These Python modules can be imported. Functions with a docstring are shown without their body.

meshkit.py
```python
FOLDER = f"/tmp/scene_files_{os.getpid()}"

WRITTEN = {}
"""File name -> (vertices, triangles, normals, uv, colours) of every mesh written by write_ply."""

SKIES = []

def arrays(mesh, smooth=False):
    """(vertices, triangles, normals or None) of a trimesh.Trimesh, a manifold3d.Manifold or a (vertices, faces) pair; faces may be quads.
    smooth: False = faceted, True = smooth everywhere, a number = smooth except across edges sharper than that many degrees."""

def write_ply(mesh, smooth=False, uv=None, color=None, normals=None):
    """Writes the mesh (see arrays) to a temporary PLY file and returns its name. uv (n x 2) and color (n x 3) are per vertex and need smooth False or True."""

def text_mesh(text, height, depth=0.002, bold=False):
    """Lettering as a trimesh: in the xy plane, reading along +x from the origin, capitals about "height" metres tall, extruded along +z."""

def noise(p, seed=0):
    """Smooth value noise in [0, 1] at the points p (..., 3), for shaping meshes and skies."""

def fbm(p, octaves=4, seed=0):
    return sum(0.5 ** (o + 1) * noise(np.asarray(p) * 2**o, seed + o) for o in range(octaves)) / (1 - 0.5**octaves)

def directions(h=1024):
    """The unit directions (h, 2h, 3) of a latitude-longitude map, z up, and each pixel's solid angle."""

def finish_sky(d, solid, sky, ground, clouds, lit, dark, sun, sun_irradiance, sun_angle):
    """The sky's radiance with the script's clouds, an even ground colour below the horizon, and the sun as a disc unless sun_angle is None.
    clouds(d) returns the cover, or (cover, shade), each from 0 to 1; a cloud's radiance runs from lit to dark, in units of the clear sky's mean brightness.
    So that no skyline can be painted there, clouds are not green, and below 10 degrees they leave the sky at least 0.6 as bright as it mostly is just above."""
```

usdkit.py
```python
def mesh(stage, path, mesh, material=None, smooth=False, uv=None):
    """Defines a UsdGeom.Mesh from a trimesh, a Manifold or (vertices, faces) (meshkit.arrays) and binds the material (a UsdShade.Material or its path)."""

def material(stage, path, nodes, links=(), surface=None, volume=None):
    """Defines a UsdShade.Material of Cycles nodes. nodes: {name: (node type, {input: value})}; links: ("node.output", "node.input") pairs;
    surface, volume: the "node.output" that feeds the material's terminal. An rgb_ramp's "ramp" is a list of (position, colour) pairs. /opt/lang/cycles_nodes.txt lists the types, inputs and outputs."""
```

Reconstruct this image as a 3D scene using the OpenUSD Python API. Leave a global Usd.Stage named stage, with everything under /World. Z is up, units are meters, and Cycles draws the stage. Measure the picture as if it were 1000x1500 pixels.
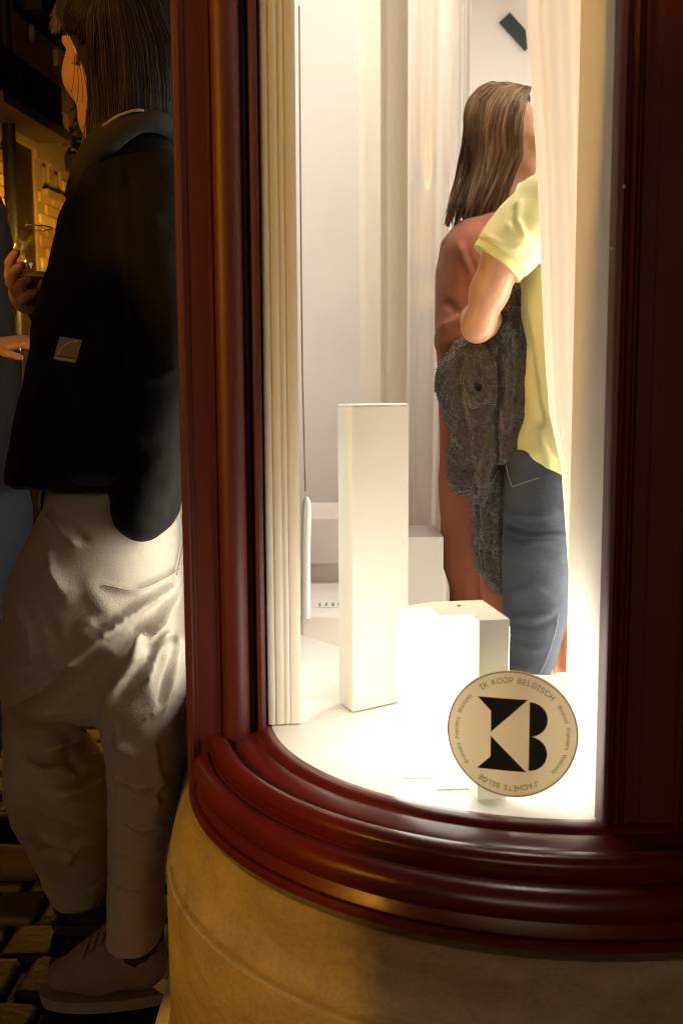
import math, random
import numpy as np, trimesh, manifold3d
from shapely.geometry import Polygon, Point, box as sbox
from shapely.ops import unary_union
from pxr import Usd, UsdGeom, UsdLux, UsdShade, Gf, Sdf, Vt
import usdkit, meshkit

# ------------------------------------------------------------------ camera, sky, exposure
stage = Usd.Stage.CreateInMemory()
UsdGeom.Xform.Define(stage, '/World')
UsdGeom.Scope.Define(stage, '/World/Looks')
FPX, HORIZON, ROLL, CAMZ = 1500.0, 570.0, -0.005, 1.10
TH = math.atan((750 - HORIZON) / FPX)
R0, U0, F0 = np.array([1., 0, 0]), np.array([0, math.sin(TH), math.cos(TH)]), np.array([0, math.cos(TH), -math.sin(TH)])
CR = math.cos(ROLL) * R0 + math.sin(ROLL) * U0
CU = -math.sin(ROLL) * R0 + math.cos(ROLL) * U0
EYE = np.array([0, 0, CAMZ])
cam = UsdGeom.Camera.Define(stage, '/World/camera')
m4 = np.eye(4)
m4[0, :3], m4[1, :3], m4[2, :3], m4[3, :3] = CR, CU, -F0, EYE
cam.AddTransformOp().Set(Gf.Matrix4d(m4.tolist()))
cam.CreateHorizontalApertureAttr(24.0)
cam.CreateVerticalApertureAttr(36.0)
cam.CreateFocalLengthAttr(24.0 * FPX / 1000)
cam.CreateExposureAttr(0.0)
cam.CreateClippingRangeAttr(Gf.Vec2f(0.05, 1000))
cam.CreateFocusDistanceAttr(1.75)
cam.CreateFStopAttr(8.0)

dome = UsdLux.DomeLight.Define(stage, '/World/sky')
usdkit.material(stage, '/World/Looks/night_sky', {
    's': ('sky_texture', {'sky_type': 'single_scattering', 'sun_disc': False, 'sun_elevation': 0.03, 'sun_rotation': 2.6}),
    'b': ('background_shader', {'strength': 0.004})}, [('s.color', 'b.color')], surface='b.background')
UsdShade.MaterialBindingAPI.Apply(dome.GetPrim()).Bind(UsdShade.Material.Get(stage, '/World/Looks/night_sky'))
dome.GetPrim().SetCustomDataByKey('kind', 'structure')

# strengths of the lamps, seen and unseen (watt-like radiance of each luminous face)
UNSEEN_CEILING_LAMP = 98.0
LIGHT_BOX = 5.0
BOX_BACK = 10.0  # left end and unseen back faces of the light box
UNSEEN_TALL_BOX = 16.0
UNSEEN_WINDOW = 2.1      # unseen lit window behind the camera, placed to light the trousers
UNSEEN_SIDE_BOX = 19.0
UNSEEN_LANTERN_CORNER = 560.0     # unseen lantern at the near end of the brick house, lights the stone base
UNSEEN_LANTERN_STREET = 650.0      # unseen post lamp, placed to light the brick house
SODIUM = (1.0, 0.50, 0.05)

# ------------------------------------------------------------------ helpers
def ray(px, py):
    x, y = (px - 500) / FPX, -(py - 750) / FPX
    return CR * x + CU * y + F0
def P(px, py, D):
    d = ray(px, py)
    return EYE + d * (D / d[1])
def PZ(px, py, z):
    d = ray(px, py)
    return EYE + d * ((z - CAMZ) / d[2])
def project(v):
    q = np.asarray(v) - EYE
    w = q @ F0
    return np.stack([500 + FPX * (q @ CR) / w, 750 - FPX * (q @ CU) / w], -1)

used = {}
def numbered(path):
    n = used.get(path, -1) + 1
    used[path] = n
    return path if n == 0 else f'{path}_{n:03d}'
def tag(prim, label=None, cat=None, group=None, kind=None):
    for k, v in (('label', label), ('category', cat), ('group', group), ('kind', kind)):
        if v:
            prim.SetCustomDataByKey(k, v)
    return prim
def thing(name, label, cat, group=None, loc=(0, 0, 0)):
    x = UsdGeom.Xform.Define(stage, numbered('/World/' + name))
    if any(loc):
        x.AddTranslateOp().Set(Gf.Vec3d(*map(float, loc)))
    return tag(x.GetPrim(), label, cat, group)
def obj(name, mesh, mat, parent=None, smooth=False, label=None, kind=None):
    base = '/World/' if parent is None else str(parent.GetPath()) + '/'
    p = usdkit.mesh(stage, numbered(base + name), mesh, M[mat] if isinstance(mat, str) else mat, smooth).GetPrim()
    return tag(p, label=label, kind=kind)
def struct(name, mesh, mat, smooth=False, label=None):
    return tag(obj(name, mesh, mat, None, smooth), label, kind='structure')
def bx(lo, hi):
    lo, hi = np.minimum(lo, hi), np.maximum(lo, hi)
    b = trimesh.creation.box(np.array(hi) - lo)
    b.apply_translation((np.array(hi) + lo) / 2)
    return b
def cat(*ms):
    return trimesh.util.concatenate([m for m in ms])
def rbox(size, r, mat4=None, seg=8):
    """A box with rounded edges (hull of spheres)."""
    s = manifold3d.Manifold.sphere(r, seg)
    h = np.array(size) / 2 - r
    h = np.maximum(h, 1e-4)
    ms = [s.translate((a * h[0], b * h[1], c * h[2])) for a in (-1, 1) for b in (-1, 1) for c in (-1, 1)]
    m = manifold3d.Manifold.batch_hull(ms)
    a = m.to_mesh()
    t = trimesh.Trimesh(a.vert_properties[:, :3], a.tri_verts, process=False)
    if mat4 is not None:
        t.apply_transform(mat4)
    return t
def ext(poly, z0, z1):
    polys = getattr(poly, 'geoms', [poly])
    out = []
    for g in polys:
        e = trimesh.creation.extrude_polygon(g, z1 - z0, engine='earcut')
        e.apply_translation([0, 0, z0])
        out.append(e)
    return cat(*out)
def tube(pts, rad, n=10, closed_ends=True):
    p = np.asarray(pts, float)
    r = np.broadcast_to(np.asarray(rad, float), (len(p),))
    t = np.gradient(p, axis=0)
    t /= np.linalg.norm(t, axis=1, keepdims=True) + 1e-12
    ref = np.array([0, 0, 1.]) if abs(t[:, 2]).mean() < .8 else np.array([1., 0, 0])
    a = np.cross(t, ref); a /= np.linalg.norm(a, axis=1, keepdims=True) + 1e-12
    b = np.cross(t, a)
    ang = np.arange(n) * 2 * np.pi / n
    v = p[:, None] + r[:, None, None] * (np.cos(ang)[None, :, None] * a[:, None] + np.sin(ang)[None, :, None] * b[:, None])
    v = v.reshape(-1, 3)
    f = []
    for i in range(len(p) - 1):
        for j in range(n):
            k = (j + 1) % n
            f += [(i * n + j, i * n + k, (i + 1) * n + k), (i * n + j, (i + 1) * n + k, (i + 1) * n + j)]
    c0, c1 = len(v), len(v) + 1
    v = np.vstack([v, p[0], p[-1]])
    for j in range(n):
        k = (j + 1) % n
        f += [(c0, k, j), (c1, (len(p) - 1) * n + j, (len(p) - 1) * n + k)]
    m = trimesh.Trimesh(v, np.array(f), process=False)
    if m.volume < 0:
        m.invert()
    return m
def curves(name, strands, widths, mat, parent, label=None):
    base = str(parent.GetPath()) + '/'
    c = UsdGeom.BasisCurves.Define(stage, numbered(base + name))
    c.CreateTypeAttr('linear')
    c.CreateWrapAttr('nonperiodic')
    c.CreateCurveVertexCountsAttr(Vt.IntArray([len(s) for s in strands]))
    c.CreatePointsAttr(Vt.Vec3fArray.FromNumpy(np.vstack(strands).astype(np.float32)))
    w = np.concatenate([np.broadcast_to(x, (len(s),)) for x, s in zip(widths, strands)])
    c.CreateWidthsAttr(Vt.FloatArray.FromNumpy(w.astype(np.float32)))
    c.SetWidthsInterpolation('vertex')
    UsdShade.MaterialBindingAPI.Apply(c.GetPrim()).Bind(M[mat])
    return tag(c.GetPrim(), label, kind=None)

# ------------------------------------------------------------------ materials
M = {}
def mat(name, col, rough=.6, var=.12, scale=12., bump=0., bscale=None, bdist=.002, stretch=(1, 1, 1), detail=4., **kw):
    col = np.array(col, float)
    n = {'g': ('geometry', {}), 'mp': ('mapping', {'scale': stretch}),
         'n': ('noise_texture', {'scale': scale, 'detail': detail, 'roughness': .6}),
         'mx': ('mix_color', {'a': tuple(np.clip(col * (1 - var), 0, 1)), 'b': tuple(np.clip(col * (1 + var), 0, 1))}),
         'p': ('principled_bsdf', {'roughness': rough, **kw})}
    l = [('g.position', 'mp.vector'), ('mp.vector', 'n.vector'), ('n.fac', 'mx.fac'), ('mx.result', 'p.base_color')]
    if bump:
        n['bn'] = ('noise_texture', {'scale': bscale or scale * 6, 'detail': 3.})
        n['b'] = ('bump', {'strength': bump, 'distance': bdist})
        l += [('mp.vector', 'bn.vector'), ('bn.fac', 'b.height'), ('b.normal', 'p.normal')]
    M[name] = usdkit.material(stage, '/World/Looks/' + name, n, l, surface='p.BSDF')
def glow(name, col, strength):
    M[name] = usdkit.material(stage, '/World/Looks/' + name, {'e': ('emission', {'color': col, 'strength': strength})}, [], surface='e.emission')

mat('red_paint', (.090, .0085, .005), .28, .35, 14, .2, 70, .0008, coat_weight=.10, coat_roughness=.2)
mat('red_post', (.080, .008, .005), .52, .35, 14, .3, 50, .0010, stretch=(1, 1, .25))
mat('white_paint', (.85, .81, .75), .5, .02, 14, .1, 120, .0005)
mat('wall_white', (.82, .785, .745), .7, .05, 3, .1, 60, .001)
mat('wall_cream', (.83, .77, .65), .7, .05, 3, .1, 60, .001)
mat('deck_white', (.80, .78, .73), .35, .04, 6)
mat('lamp_white', (.82, .79, .73), .4, .03, 5)
mat('lamp_cream', (.84, .80, .68), .42, .04, 8, emission_color=(1., .88, .62), emission_strength=.25)  # faint glow put into the cream lamp body
mat('paper', (.82, .79, .77), .7, .04, 20)
mat('carton', (.80, .74, .70), .75, .04, 16)
mat('plinth', (.82, .80, .76), .6, .03, 6)
mat('ink_grey', (.25, .22, .20), .6, .1)
mat('skin_warm', (.50, .25, .125), .45, .10, 40, .12, 400, .0006, subsurface_weight=.08, subsurface_scale=.004)
mat('skin_tan', (.47, .25, .14), .42, .10, 40, .12, 400, .0006, subsurface_weight=.08, subsurface_scale=.004)
mat('skin_pink', (.50, .27, .20), .45, .10, 40, .12, 400, .0006)
mat('hair_brown', (.105, .058, .028), .62, .4, 30, stretch=(1, 1, .2), specular_ior_level=.3)
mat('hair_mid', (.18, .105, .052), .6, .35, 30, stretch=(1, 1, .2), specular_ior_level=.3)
mat('hair_light', (.30, .19, .105), .6, .3, 30, stretch=(1, 1, .2), specular_ior_level=.3)
mat('hair_dark', (.015, .010, .008), .62, .4, 30, stretch=(1, 1, .2), specular_ior_level=.3)
mat('scalp_brown', (.075, .040, .020), .9, .4, 60, .5, 200, .002, stretch=(1, 1, .15))
mat('scalp_dark', (.014, .009, .007), .95, .4, 60, .5, 200, .002, stretch=(1, 1, .15))
mat('eye_white', (.7, .66, .62), .2, .02)
mat('iris', (.06, .05, .035), .15, .1)
mat('lip', (.42, .16, .12), .4, .1)
mat('jacket_black', (.010, .0085, .0082), .9, .3, 30, .35, 300, .001, specular_ior_level=.15, sheen_weight=.03)
mat('jacket_rib', (.018, .015, .014), .9, .3, 80)
mat('trousers_beige', (.48, .44, .36), .9, .14, 60, .45, 360, .0018)
mat('shirt_mustard', (.50, .30, .03), .85, .1)
mat('shoe_suede', (.24, .18, .135), .8, .2, 40, .3, 300, .001)
mat('shoe_dark', (.03, .025, .022), .8, .2)
mat('sole_white', (.26, .21, .17), .6, .15, 20)
mat('sock_dark', (.03, .028, .03), .9, .2)
mat('patch_tan', (.36, .22, .09), .7, .15, 60)
mat('patch_cream', (.55, .45, .33), .7, .1)
mat('dress_rust', (.30, .098, .045), .75, .14, 9, .3, 350, .001)
mat('top_yellow', (.74, .71, .33), .85, .05, 10, .4, 500, .001)
mat('top_rib', (.70, .65, .26), .85, .06, 10)
mat('denim_dark', (.048, .060, .082), .85, .45, 160, .4, 500, .001)
mat('stitch', (.25, .25, .26), .8, .1)
mat('knit_fuzz', (.085, .074, .068), .8, .3, 60)
mat('denim_blue', (.06, .08, .13), .85, .2, 40)
mat('coat_charcoal', (.02, .02, .022), .85, .2, 20)
mat('cobble', (.012, .0105, .0095), .7, .3, 12, .6, 60, .004)
mat('ground', (.03, .027, .024), .8, .3, 5, .5, 40, .004)
mat('brick_yellow', (.42, .29, .13), .85, .14, 6, .5, 70, .003)
mat('brick_ochre', (.36, .23, .10), .85, .14, 6, .5, 70, .003)
mat('brick_pale', (.48, .35, .18), .85, .14, 6, .5, 70, .003)
mat('mortar', (.30, .21, .10), .9, .15, 20)
mat('plaster', (.30, .22, .14), .9, .2, 2.5, .3, 40, .003)
mat('dark_wood', (.02, .014, .010), .5, .3, 9)
mat('zinc', (.09, .075, .055), .5, .2, 6)
mat('shutter_pale', (.42, .38, .36), .4, .1)
mat('leaf', (.03, .04, .015), .6, .3)
mat('iron', (.02, .02, .02), .5, .2, metallic=.6)
mat('sticker_brown', (.26, .18, .10), .6, .05)
mat('sticker_black', (.010, .010, .009), .5, .1)
mat('tape_green', (.010, .030, .022), .5, .25, 30)
mat('line_dark', (.22, .16, .11), .7, .3)
mat('silver', (.7, .68, .66), .2, .05, metallic=1.)
mat('beer', (.22, .06, .012), .1, .1)
mat('foam', (.60, .46, .26), .7, .1, 200)
glow('lamp_glow', (1., .95, .83), LIGHT_BOX)
glow('box_back_glow', (1., .95, .84), BOX_BACK)
glow('unseen_tall_glow', (1., .94, .83), UNSEEN_TALL_BOX)
glow('unseen_window_glow', (1., .84, .60), UNSEEN_WINDOW)
glow('unseen_side_glow', (1., .93, .78), UNSEEN_SIDE_BOX)
glow('unseen_ceiling_glow', (1., .92, .81), UNSEEN_CEILING_LAMP)
glow('unseen_corner_glow', SODIUM, UNSEEN_LANTERN_CORNER)
glow('unseen_street_glow', SODIUM, UNSEEN_LANTERN_STREET)
M['pane'] = usdkit.material(stage, '/World/Looks/pane', {
    'f': ('fresnel', {'IOR': 1.45}), 't': ('transparent_bsdf', {'color': (.98, .985, .975)}),
    'g': ('glossy_bsdf', {'color': (.02, .02, .02), 'roughness': .015}), 'm': ('mix_closure', {})},
    [('f.fac', 'm.fac'), ('t.BSDF', 'm.closure1'), ('g.BSDF', 'm.closure2')], surface='m.closure')
M['drink_glass'] = usdkit.material(stage, '/World/Looks/drink_glass', {
    't': ('transparent_bsdf', {'color': (.95, .94, .91)}), 'g': ('glossy_bsdf', {'color': (1, 1, 1), 'roughness': .04}), 'm': ('mix_closure', {'fac': .07})},
    [('t.BSDF', 'm.closure1'), ('g.BSDF', 'm.closure2')], surface='m.closure')
def cloth_mat(name, col, tr):
    M[name] = usdkit.material(stage, '/World/Looks/' + name, {
        'd': ('diffuse_bsdf', {'color': col}), 't': ('translucent_bsdf', {'color': col}), 'm': ('mix_closure', {'fac': tr})},
        [('d.BSDF', 'm.closure1'), ('t.BSDF', 'm.closure2')], surface='m.closure')
cloth_mat('curtain_white', (.86, .83, .79), .4)
M['knit_grey'] = usdkit.material(stage, '/World/Looks/knit_grey', {
    'g': ('geometry', {}), 'mp': ('mapping', {'scale': (1, 1, .7)}), 'v': ('voronoi_texture', {'scale': 170.}), 'n': ('noise_texture', {'scale': 45., 'detail': 5.}),
    'r': ('rgb_ramp', {'ramp': [(0., (.13, .115, .108)), (.45, (.075, .066, .060)), (1., (.022, .019, .018))]}),
    'mx': ('mix_color', {'blend_type': 'multiply', 'fac': .6}), 'b': ('bump', {'strength': 1., 'distance': .006, 'invert': True}),
    'p': ('principled_bsdf', {'roughness': .95, 'sheen_weight': .3})},
    [('g.position', 'mp.vector'), ('mp.vector', 'v.vector'), ('g.position', 'n.vector'), ('v.distance', 'r.fac'), ('r.color', 'mx.a'), ('n.color', 'mx.b'),
     ('mx.result', 'p.base_color'), ('v.distance', 'b.height'), ('b.normal', 'p.normal')], surface='p.BSDF')
M['stone'] = usdkit.material(stage, '/World/Looks/stone', {
    'g': ('geometry', {}), 'm1': ('mapping', {'scale': (1, 1, 2.2)}), 'n1': ('noise_texture', {'scale': 5., 'detail': 8., 'roughness': .65, 'distortion': .6}),
    'r1': ('rgb_ramp', {'ramp': [(.25, (.15, .12, .075)), (.45, (.27, .215, .13)), (.6, (.35, .285, .18)), (.8, (.40, .335, .225))]}),
    'n2': ('noise_texture', {'scale': 160., 'detail': 4., 'roughness': .7}), 'r2': ('rgb_ramp', {'ramp': [(.3, (.80, .80, .80)), (.5, (1, 1, 1)), (.75, (1.12, 1.1, 1.05))]}),
    'mx': ('mix_color', {'blend_type': 'multiply', 'fac': .9, 'use_clamp_result': False}), 'n3': ('noise_texture', {'scale': 90., 'detail': 6., 'roughness': .7}),
    'b': ('bump', {'strength': .8, 'distance': .004}), 'p': ('principled_bsdf', {'roughness': .9})},
    [('g.position', 'm1.vector'), ('m1.vector', 'n1.vector'), ('n1.fac', 'r1.fac'), ('g.position', 'n2.vector'), ('n2.fac', 'r2.fac'), ('r1.color', 'mx.a'), ('r2.color', 'mx.b'),
     ('mx.result', 'p.base_color'), ('g.position', 'n3.vector'), ('n3.fac', 'b.height'), ('b.normal', 'p.normal')], surface='p.BSDF')
cloth_mat('sticker_cream', (.93, .85, .70), .45)
cloth_mat('curtain_cream', (.85, .79, .69), .35)

# ------------------------------------------------------------------ corner shop: plan geometry
C = np.array([.274, 1.452])
RG = .384
uu = -C / np.linalg.norm(C)
vv = np.array([uu[1], -uu[0]])
if vv[0] > 0:
    vv = -vv
A_SIDE, A_FRONT = math.radians(75), math.radians(-15)
def nrm(a): return math.cos(a) * uu + math.sin(a) * vv
def tan(a): return -math.sin(a) * uu + math.cos(a) * vv
def path(side=3.2, front=2.6, na=48):
    """(anchor, outward normal) along the facade from the far end of the side street round the corner to the right."""
    out = [(C + tan(A_SIDE) * s, nrm(A_SIDE)) for s in (side, side * .5, .4, .15)]
    out += [(C, nrm(a)) for a in np.linspace(A_SIDE, A_FRONT, na)]
    out += [(C - tan(A_FRONT) * s, nrm(A_FRONT)) for s in (.15, .4, front)]
    return out
def sweep(profile, pth):
    """A closed profile of (r, z) swept along the facade."""
    prof = np.array(profile, float)
    n = len(prof)
    v = np.vstack([np.column_stack([a[0] + prof[:, 0] * nn[0], a[1] + prof[:, 0] * nn[1], prof[:, 1]]) for a, nn in pth])
    f = []
    for i in range(len(pth) - 1):
        for j in range(n):
            k = (j + 1) % n
            f += [(i * n + j, (i + 1) * n + j, (i + 1) * n + k), (i * n + j, (i + 1) * n + k, i * n + k)]
    _, tri = trimesh.creation.triangulate_polygon(Polygon(prof), engine='earcut')
    pv, tri = trimesh.creation.triangulate_polygon(Polygon(prof), engine='earcut')
    idx = [int(np.argmin(((prof - q) ** 2).sum(1))) for q in pv]
    tri = np.array([[idx[i] for i in t] for t in tri])
    f = np.array(f)
    f = np.vstack([f, tri, tri[:, ::-1] + (len(pth) - 1) * n])
    m = trimesh.Trimesh(v, f, process=False)
    trimesh.repair.fix_normals(m)
    return m
def arcpts(cx, cy, r, a0, a1, n=8):
    return [(cx + r * math.cos(math.radians(a)), cy + r * math.sin(math.radians(a))) for a in np.linspace(a0, a1, n)]

shop = thing('corner_shop', 'rounded corner shopfront with dark red woodwork, curved glass and a stone base', 'shop')
sill_prof = [(.36, .53), (.36, .6255), (.384, .6315), (.390, .6320), (.396, .6300), (.400, .6270), (.402, .6235), (.405, .6235),
             (.412, .6225), (.424, .6190), (.432, .6150), (.434, .6120), (.437, .6120)] + \
            arcpts(.452, .612, .014, 165, 10, 9) + [(.464, .6045), (.463, .600), (.466, .597)] + \
            arcpts(.470, .580, .0195, 95, -60, 12) + [(.483, .556), (.486, .551), (.492, .5505), (.495, .547), (.495, .541), (.488, .537), (.47, .532)]
obj('window_sill', sweep(sill_prof, path()), 'red_paint', shop, 35)
stone_prof = [(.34, -.02), (.34, .5285), (.470, .5285), (.488, .5285), (.494, .524), (.497, .515), (.500, .500), (.508, .482), (.5165, .468), (.5215, .4575),
              (.5225, .4535), (.5185, .4505), (.5185, .4475), (.5235, .4445), (.5275, .441), (.5285, .435), (.5285, .12), (.533, .115), (.545, .105), (.548, .095), (.548, -.02)]
obj('stone_base', sweep(stone_prof, path()), 'stone', shop, 35)

def plan_local(a, pts, z0, z1, flip=1):
    """Extrude points (r, w): r outward along the normal at angle a, w towards the camera along the facade."""
    n, t = nrm(a), -tan(a) * flip
    return ext(Polygon([tuple(C + r * n + w * t) for r, w in pts]).buffer(0), z0, z1)
AP = math.radians(70)
half_round = [(.428 + .0185 * math.cos(t), .0015 + .0165 * math.sin(t)) for t in np.linspace(0, np.pi, 14)]
post = [(.495, -.11), (.495, .003), (.492, .006), (.487, .007), (.484, .004), (.481, .004), (.479, .0015), (.452, .0015), (.451, .004), (.448, .004)] + half_round + \
       [(.4085, -.001), (.4085, -.018), (.4005, -.018), (.399, -.002), (.397, .0025), (.392, .004), (.387, .0025), (.3855, -.002), (.3855, -.11)]
obj('window_post', plan_local(AP, post, .545, 2.62), 'red_post', shop, 30)
AR = math.radians(-13)
rpost = [(.37, -.0115), (.390, -.0115), (.3945, -.0095), (.3955, -.006), (.3945, -.003), (.389, -.001), (.389, .0005), (.395, .002), (.3985, .005), (.395, .0085), (.389, .0095),
         (.389, .0125), (.395, .0135), (.395, .0165), (.390, .0175), (.390, .030), (.392, .031), (.392, .066), (.397, .068), (.400, .071), (.397, .074), (.392, .076), (.392, .105), (.410, .109), (.4105, .30), (.37, .30)]
obj('window_post', plan_local(AR, rpost, .545, 2.62), 'red_post', shop, 30)
# the post that ends the side window, further along the side street
sp = C + tan(A_SIDE) * .95
nS, tS = nrm(A_SIDE), tan(A_SIDE)
obj('window_post', ext(Polygon([tuple(sp + r * nS + w * tS) for r, w in ((.37, 0), (.44, 0), (.44, .02), (.47, .03), (.47, .16), (.37, .16))]), .545, 2.62), 'red_paint', shop)
rngc = random.Random(6)
for dq, zc in ((.006, 1.30), (.016, 1.24)):
    q = C + (.397 if dq < .01 else .3925) * nrm(AR) - tan(AR) * -dq
    chip = trimesh.creation.icosphere(1, 1.); chip.apply_scale((.0012, .0008, .0018)); chip.apply_translation([q[0], q[1], zc])
    obj('paint_chip', chip, 'white_paint', shop)
hp = [(.36, 2.62), (.40, 2.62), (.41, 2.64), (.44, 2.66), (.45, 2.70), (.48, 2.72), (.50, 2.78), (.36, 2.78)]
obj('header', sweep(hp, path()), 'red_paint', shop, 35)
obj('upper_wall', sweep([(.20, 2.78), (.47, 2.78), (.47, 6.5), (.20, 6.5)], path()), 'plaster', shop)
def sheet(pts, z0, z1, nz=2):
    pts = np.array(pts)
    zs = np.linspace(z0, z1, nz)
    v = np.vstack([np.column_stack([pts, np.full(len(pts), z)]) for z in zs])
    n = len(pts)
    f = [(k * n + i, k * n + i + 1, (k + 1) * n + i + 1, (k + 1) * n + i) for k in range(nz - 1) for i in range(n - 1)]
    return (v, np.array(f))
obj('window_pane', sheet([C + RG * nrm(a) for a in np.linspace(math.radians(69.9), math.radians(-11.5), 60)], .628, 2.62), 'pane', shop, True, label='curved clear glass pane')
obj('window_pane', sheet([C + RG * nrm(A_SIDE) + tan(A_SIDE) * s for s in (.075, .952)], .628, 2.62), 'pane', shop, label='flat side pane')
# solid walls of the shop to the far side and the right
obj('side_wall', ext(Polygon([tuple(C + r * nS + tS * s) for r, s in ((.36, 1.11), (.47, 1.11), (.47, 3.2), (.36, 3.2))]), .545, 2.62), 'plaster', shop)
obj('side_lining', ext(Polygon([tuple(C + r * nS + tS * s) for r, s in ((.335, 1.0), (.358, 1.0), (.358, 3.2), (.335, 3.2))]), .10, 2.79), 'wall_white', shop)
nF, tF = nrm(A_FRONT), -tan(A_FRONT)
obj('front_wall', ext(Polygon([tuple(C + r * nF + tF * s) for r, s in ((.30, .305), (.40, .305), (.40, 2.6), (.30, 2.6))]), .545, 2.62), 'plaster', shop)
# white fluted reveal inside the glass, beside the left post
fl = []
rr = .3825
for wd, dp in ((.010, 0), (.0014, -.0014), (.011, .0008), (.0012, -.001), (.007, .0003), (.0012, -.001), (.0148, .0008)):
    fl += [(rr, dp - .003), (rr - wd * .3, dp - .002), (rr - wd * .7, dp - .002), (rr - wd, dp - .003)]
    rr -= wd
fl += [(rr, -.11), (.3825, -.11)]
obj('window_reveal', plan_local(AP, fl, .632, 2.62), 'white_paint', shop, 40, label='white fluted reveal inside the left post')
obj('window_reveal', plan_local(AR, [(.372, -.008), (.372, .10), (.20, .10), (.20, -.001)], .632, 2.62), 'wall_cream', shop, label='cream reveal inside the right post')
# display deck
dk = [C + .3805 * nrm(A_SIDE) + tS * s for s in (.60, .3, .1)] + [C + .3805 * nrm(a) for a in np.linspace(A_SIDE, A_FRONT, 40)] + [C + .3805 * nF + tF * .25]
dk += [C + (-.13) * nF + tF * .25, np.array([.10, 1.70])]
obj('display_deck', ext(Polygon([tuple(p) for p in dk]).buffer(0), .105, .630), 'deck_white', shop)

# ------------------------------------------------------------------ interior
struct('shop_floor', bx((-.3, 1.3, .02), (3.2, 4.6, .10)), 'carton')
struct('shop_ceiling', bx((-.35, 1.0, 2.80), (3.2, 4.6, 2.90)), 'wall_white')
struct('shop_wall', bx((-.4, 4.2, .10), (3.2, 4.35, 2.80)), 'wall_white', label='white back wall of the shop')
struct('shop_wall', bx((2.8, 1.3, .10), (2.95, 4.2, 2.80)), 'wall_white', label='white right hand wall of the shop')
# white partition at the left, with a cream return
x0, x1 = P(430, 400, 2.75)[0] - .14, P(527, 400, 2.75)[0]
struct('partition_wall', bx((x0, 2.75, .10), (x1, 2.80, 2.80)), 'wall_white', label='plain white partition behind the display window')
struct('partition_wall', bx((x1 - .002, 2.79, .10), (P(556, 400, 2.85)[0], 2.84, 2.80)), 'wall_cream', label='cream edge of the partition beside the curtain')

def curtain(name, label, pts_fn, z0, z1, amp, waves, mat, nu=160, nz=24, seed=0):
    rng = np.random.default_rng(seed)
    ph = rng.uniform(0, 6.28, 6)
    u = np.linspace(0, 1, nu)
    rows = []
    for z in np.linspace(z0, z1, nz):
        t = (z - z0) / (z1 - z0)
        a, b = pts_fn(z)
        base = a + (b - a) * u[:, None]
        d = (b - a) / np.linalg.norm(b - a)
        n = np.array([d[1], -d[0]])
        w = sum(np.sin(6.283 * k * (u + .012 * math.sin(3 * t + ph[i])) + ph[i] + .5 * t) * c for i, (k, c) in enumerate(waves))
        rows.append(np.column_stack([base + n * (amp * w)[:, None], np.full(nu, z)]))
    v = np.vstack(rows)
    f = np.array([(k * nu + i, k * nu + i + 1, (k + 1) * nu + i + 1, (k + 1) * nu + i) for k in range(nz - 1) for i in range(nu - 1)])
    v2 = v + np.array([0, .0016, 0])
    return tag(obj(name, (np.vstack([v, v2]), np.vstack([f, f[:, ::-1] + len(v)])), mat, None, True), label, 'curtain')
def fixed(a, b):
    return lambda z: (np.array(a), np.array(b))
def at(px, D): return P(px, 500, D)[:2]
curtain('curtain', 'cream curtain with narrow folds beside the white partition', fixed(at(548, 2.9), at(606, 2.88)), .45, 2.78, .007, ((2, .8), (3.4, .4), (6, .12)), 'curtain_cream', seed=1)
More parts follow.
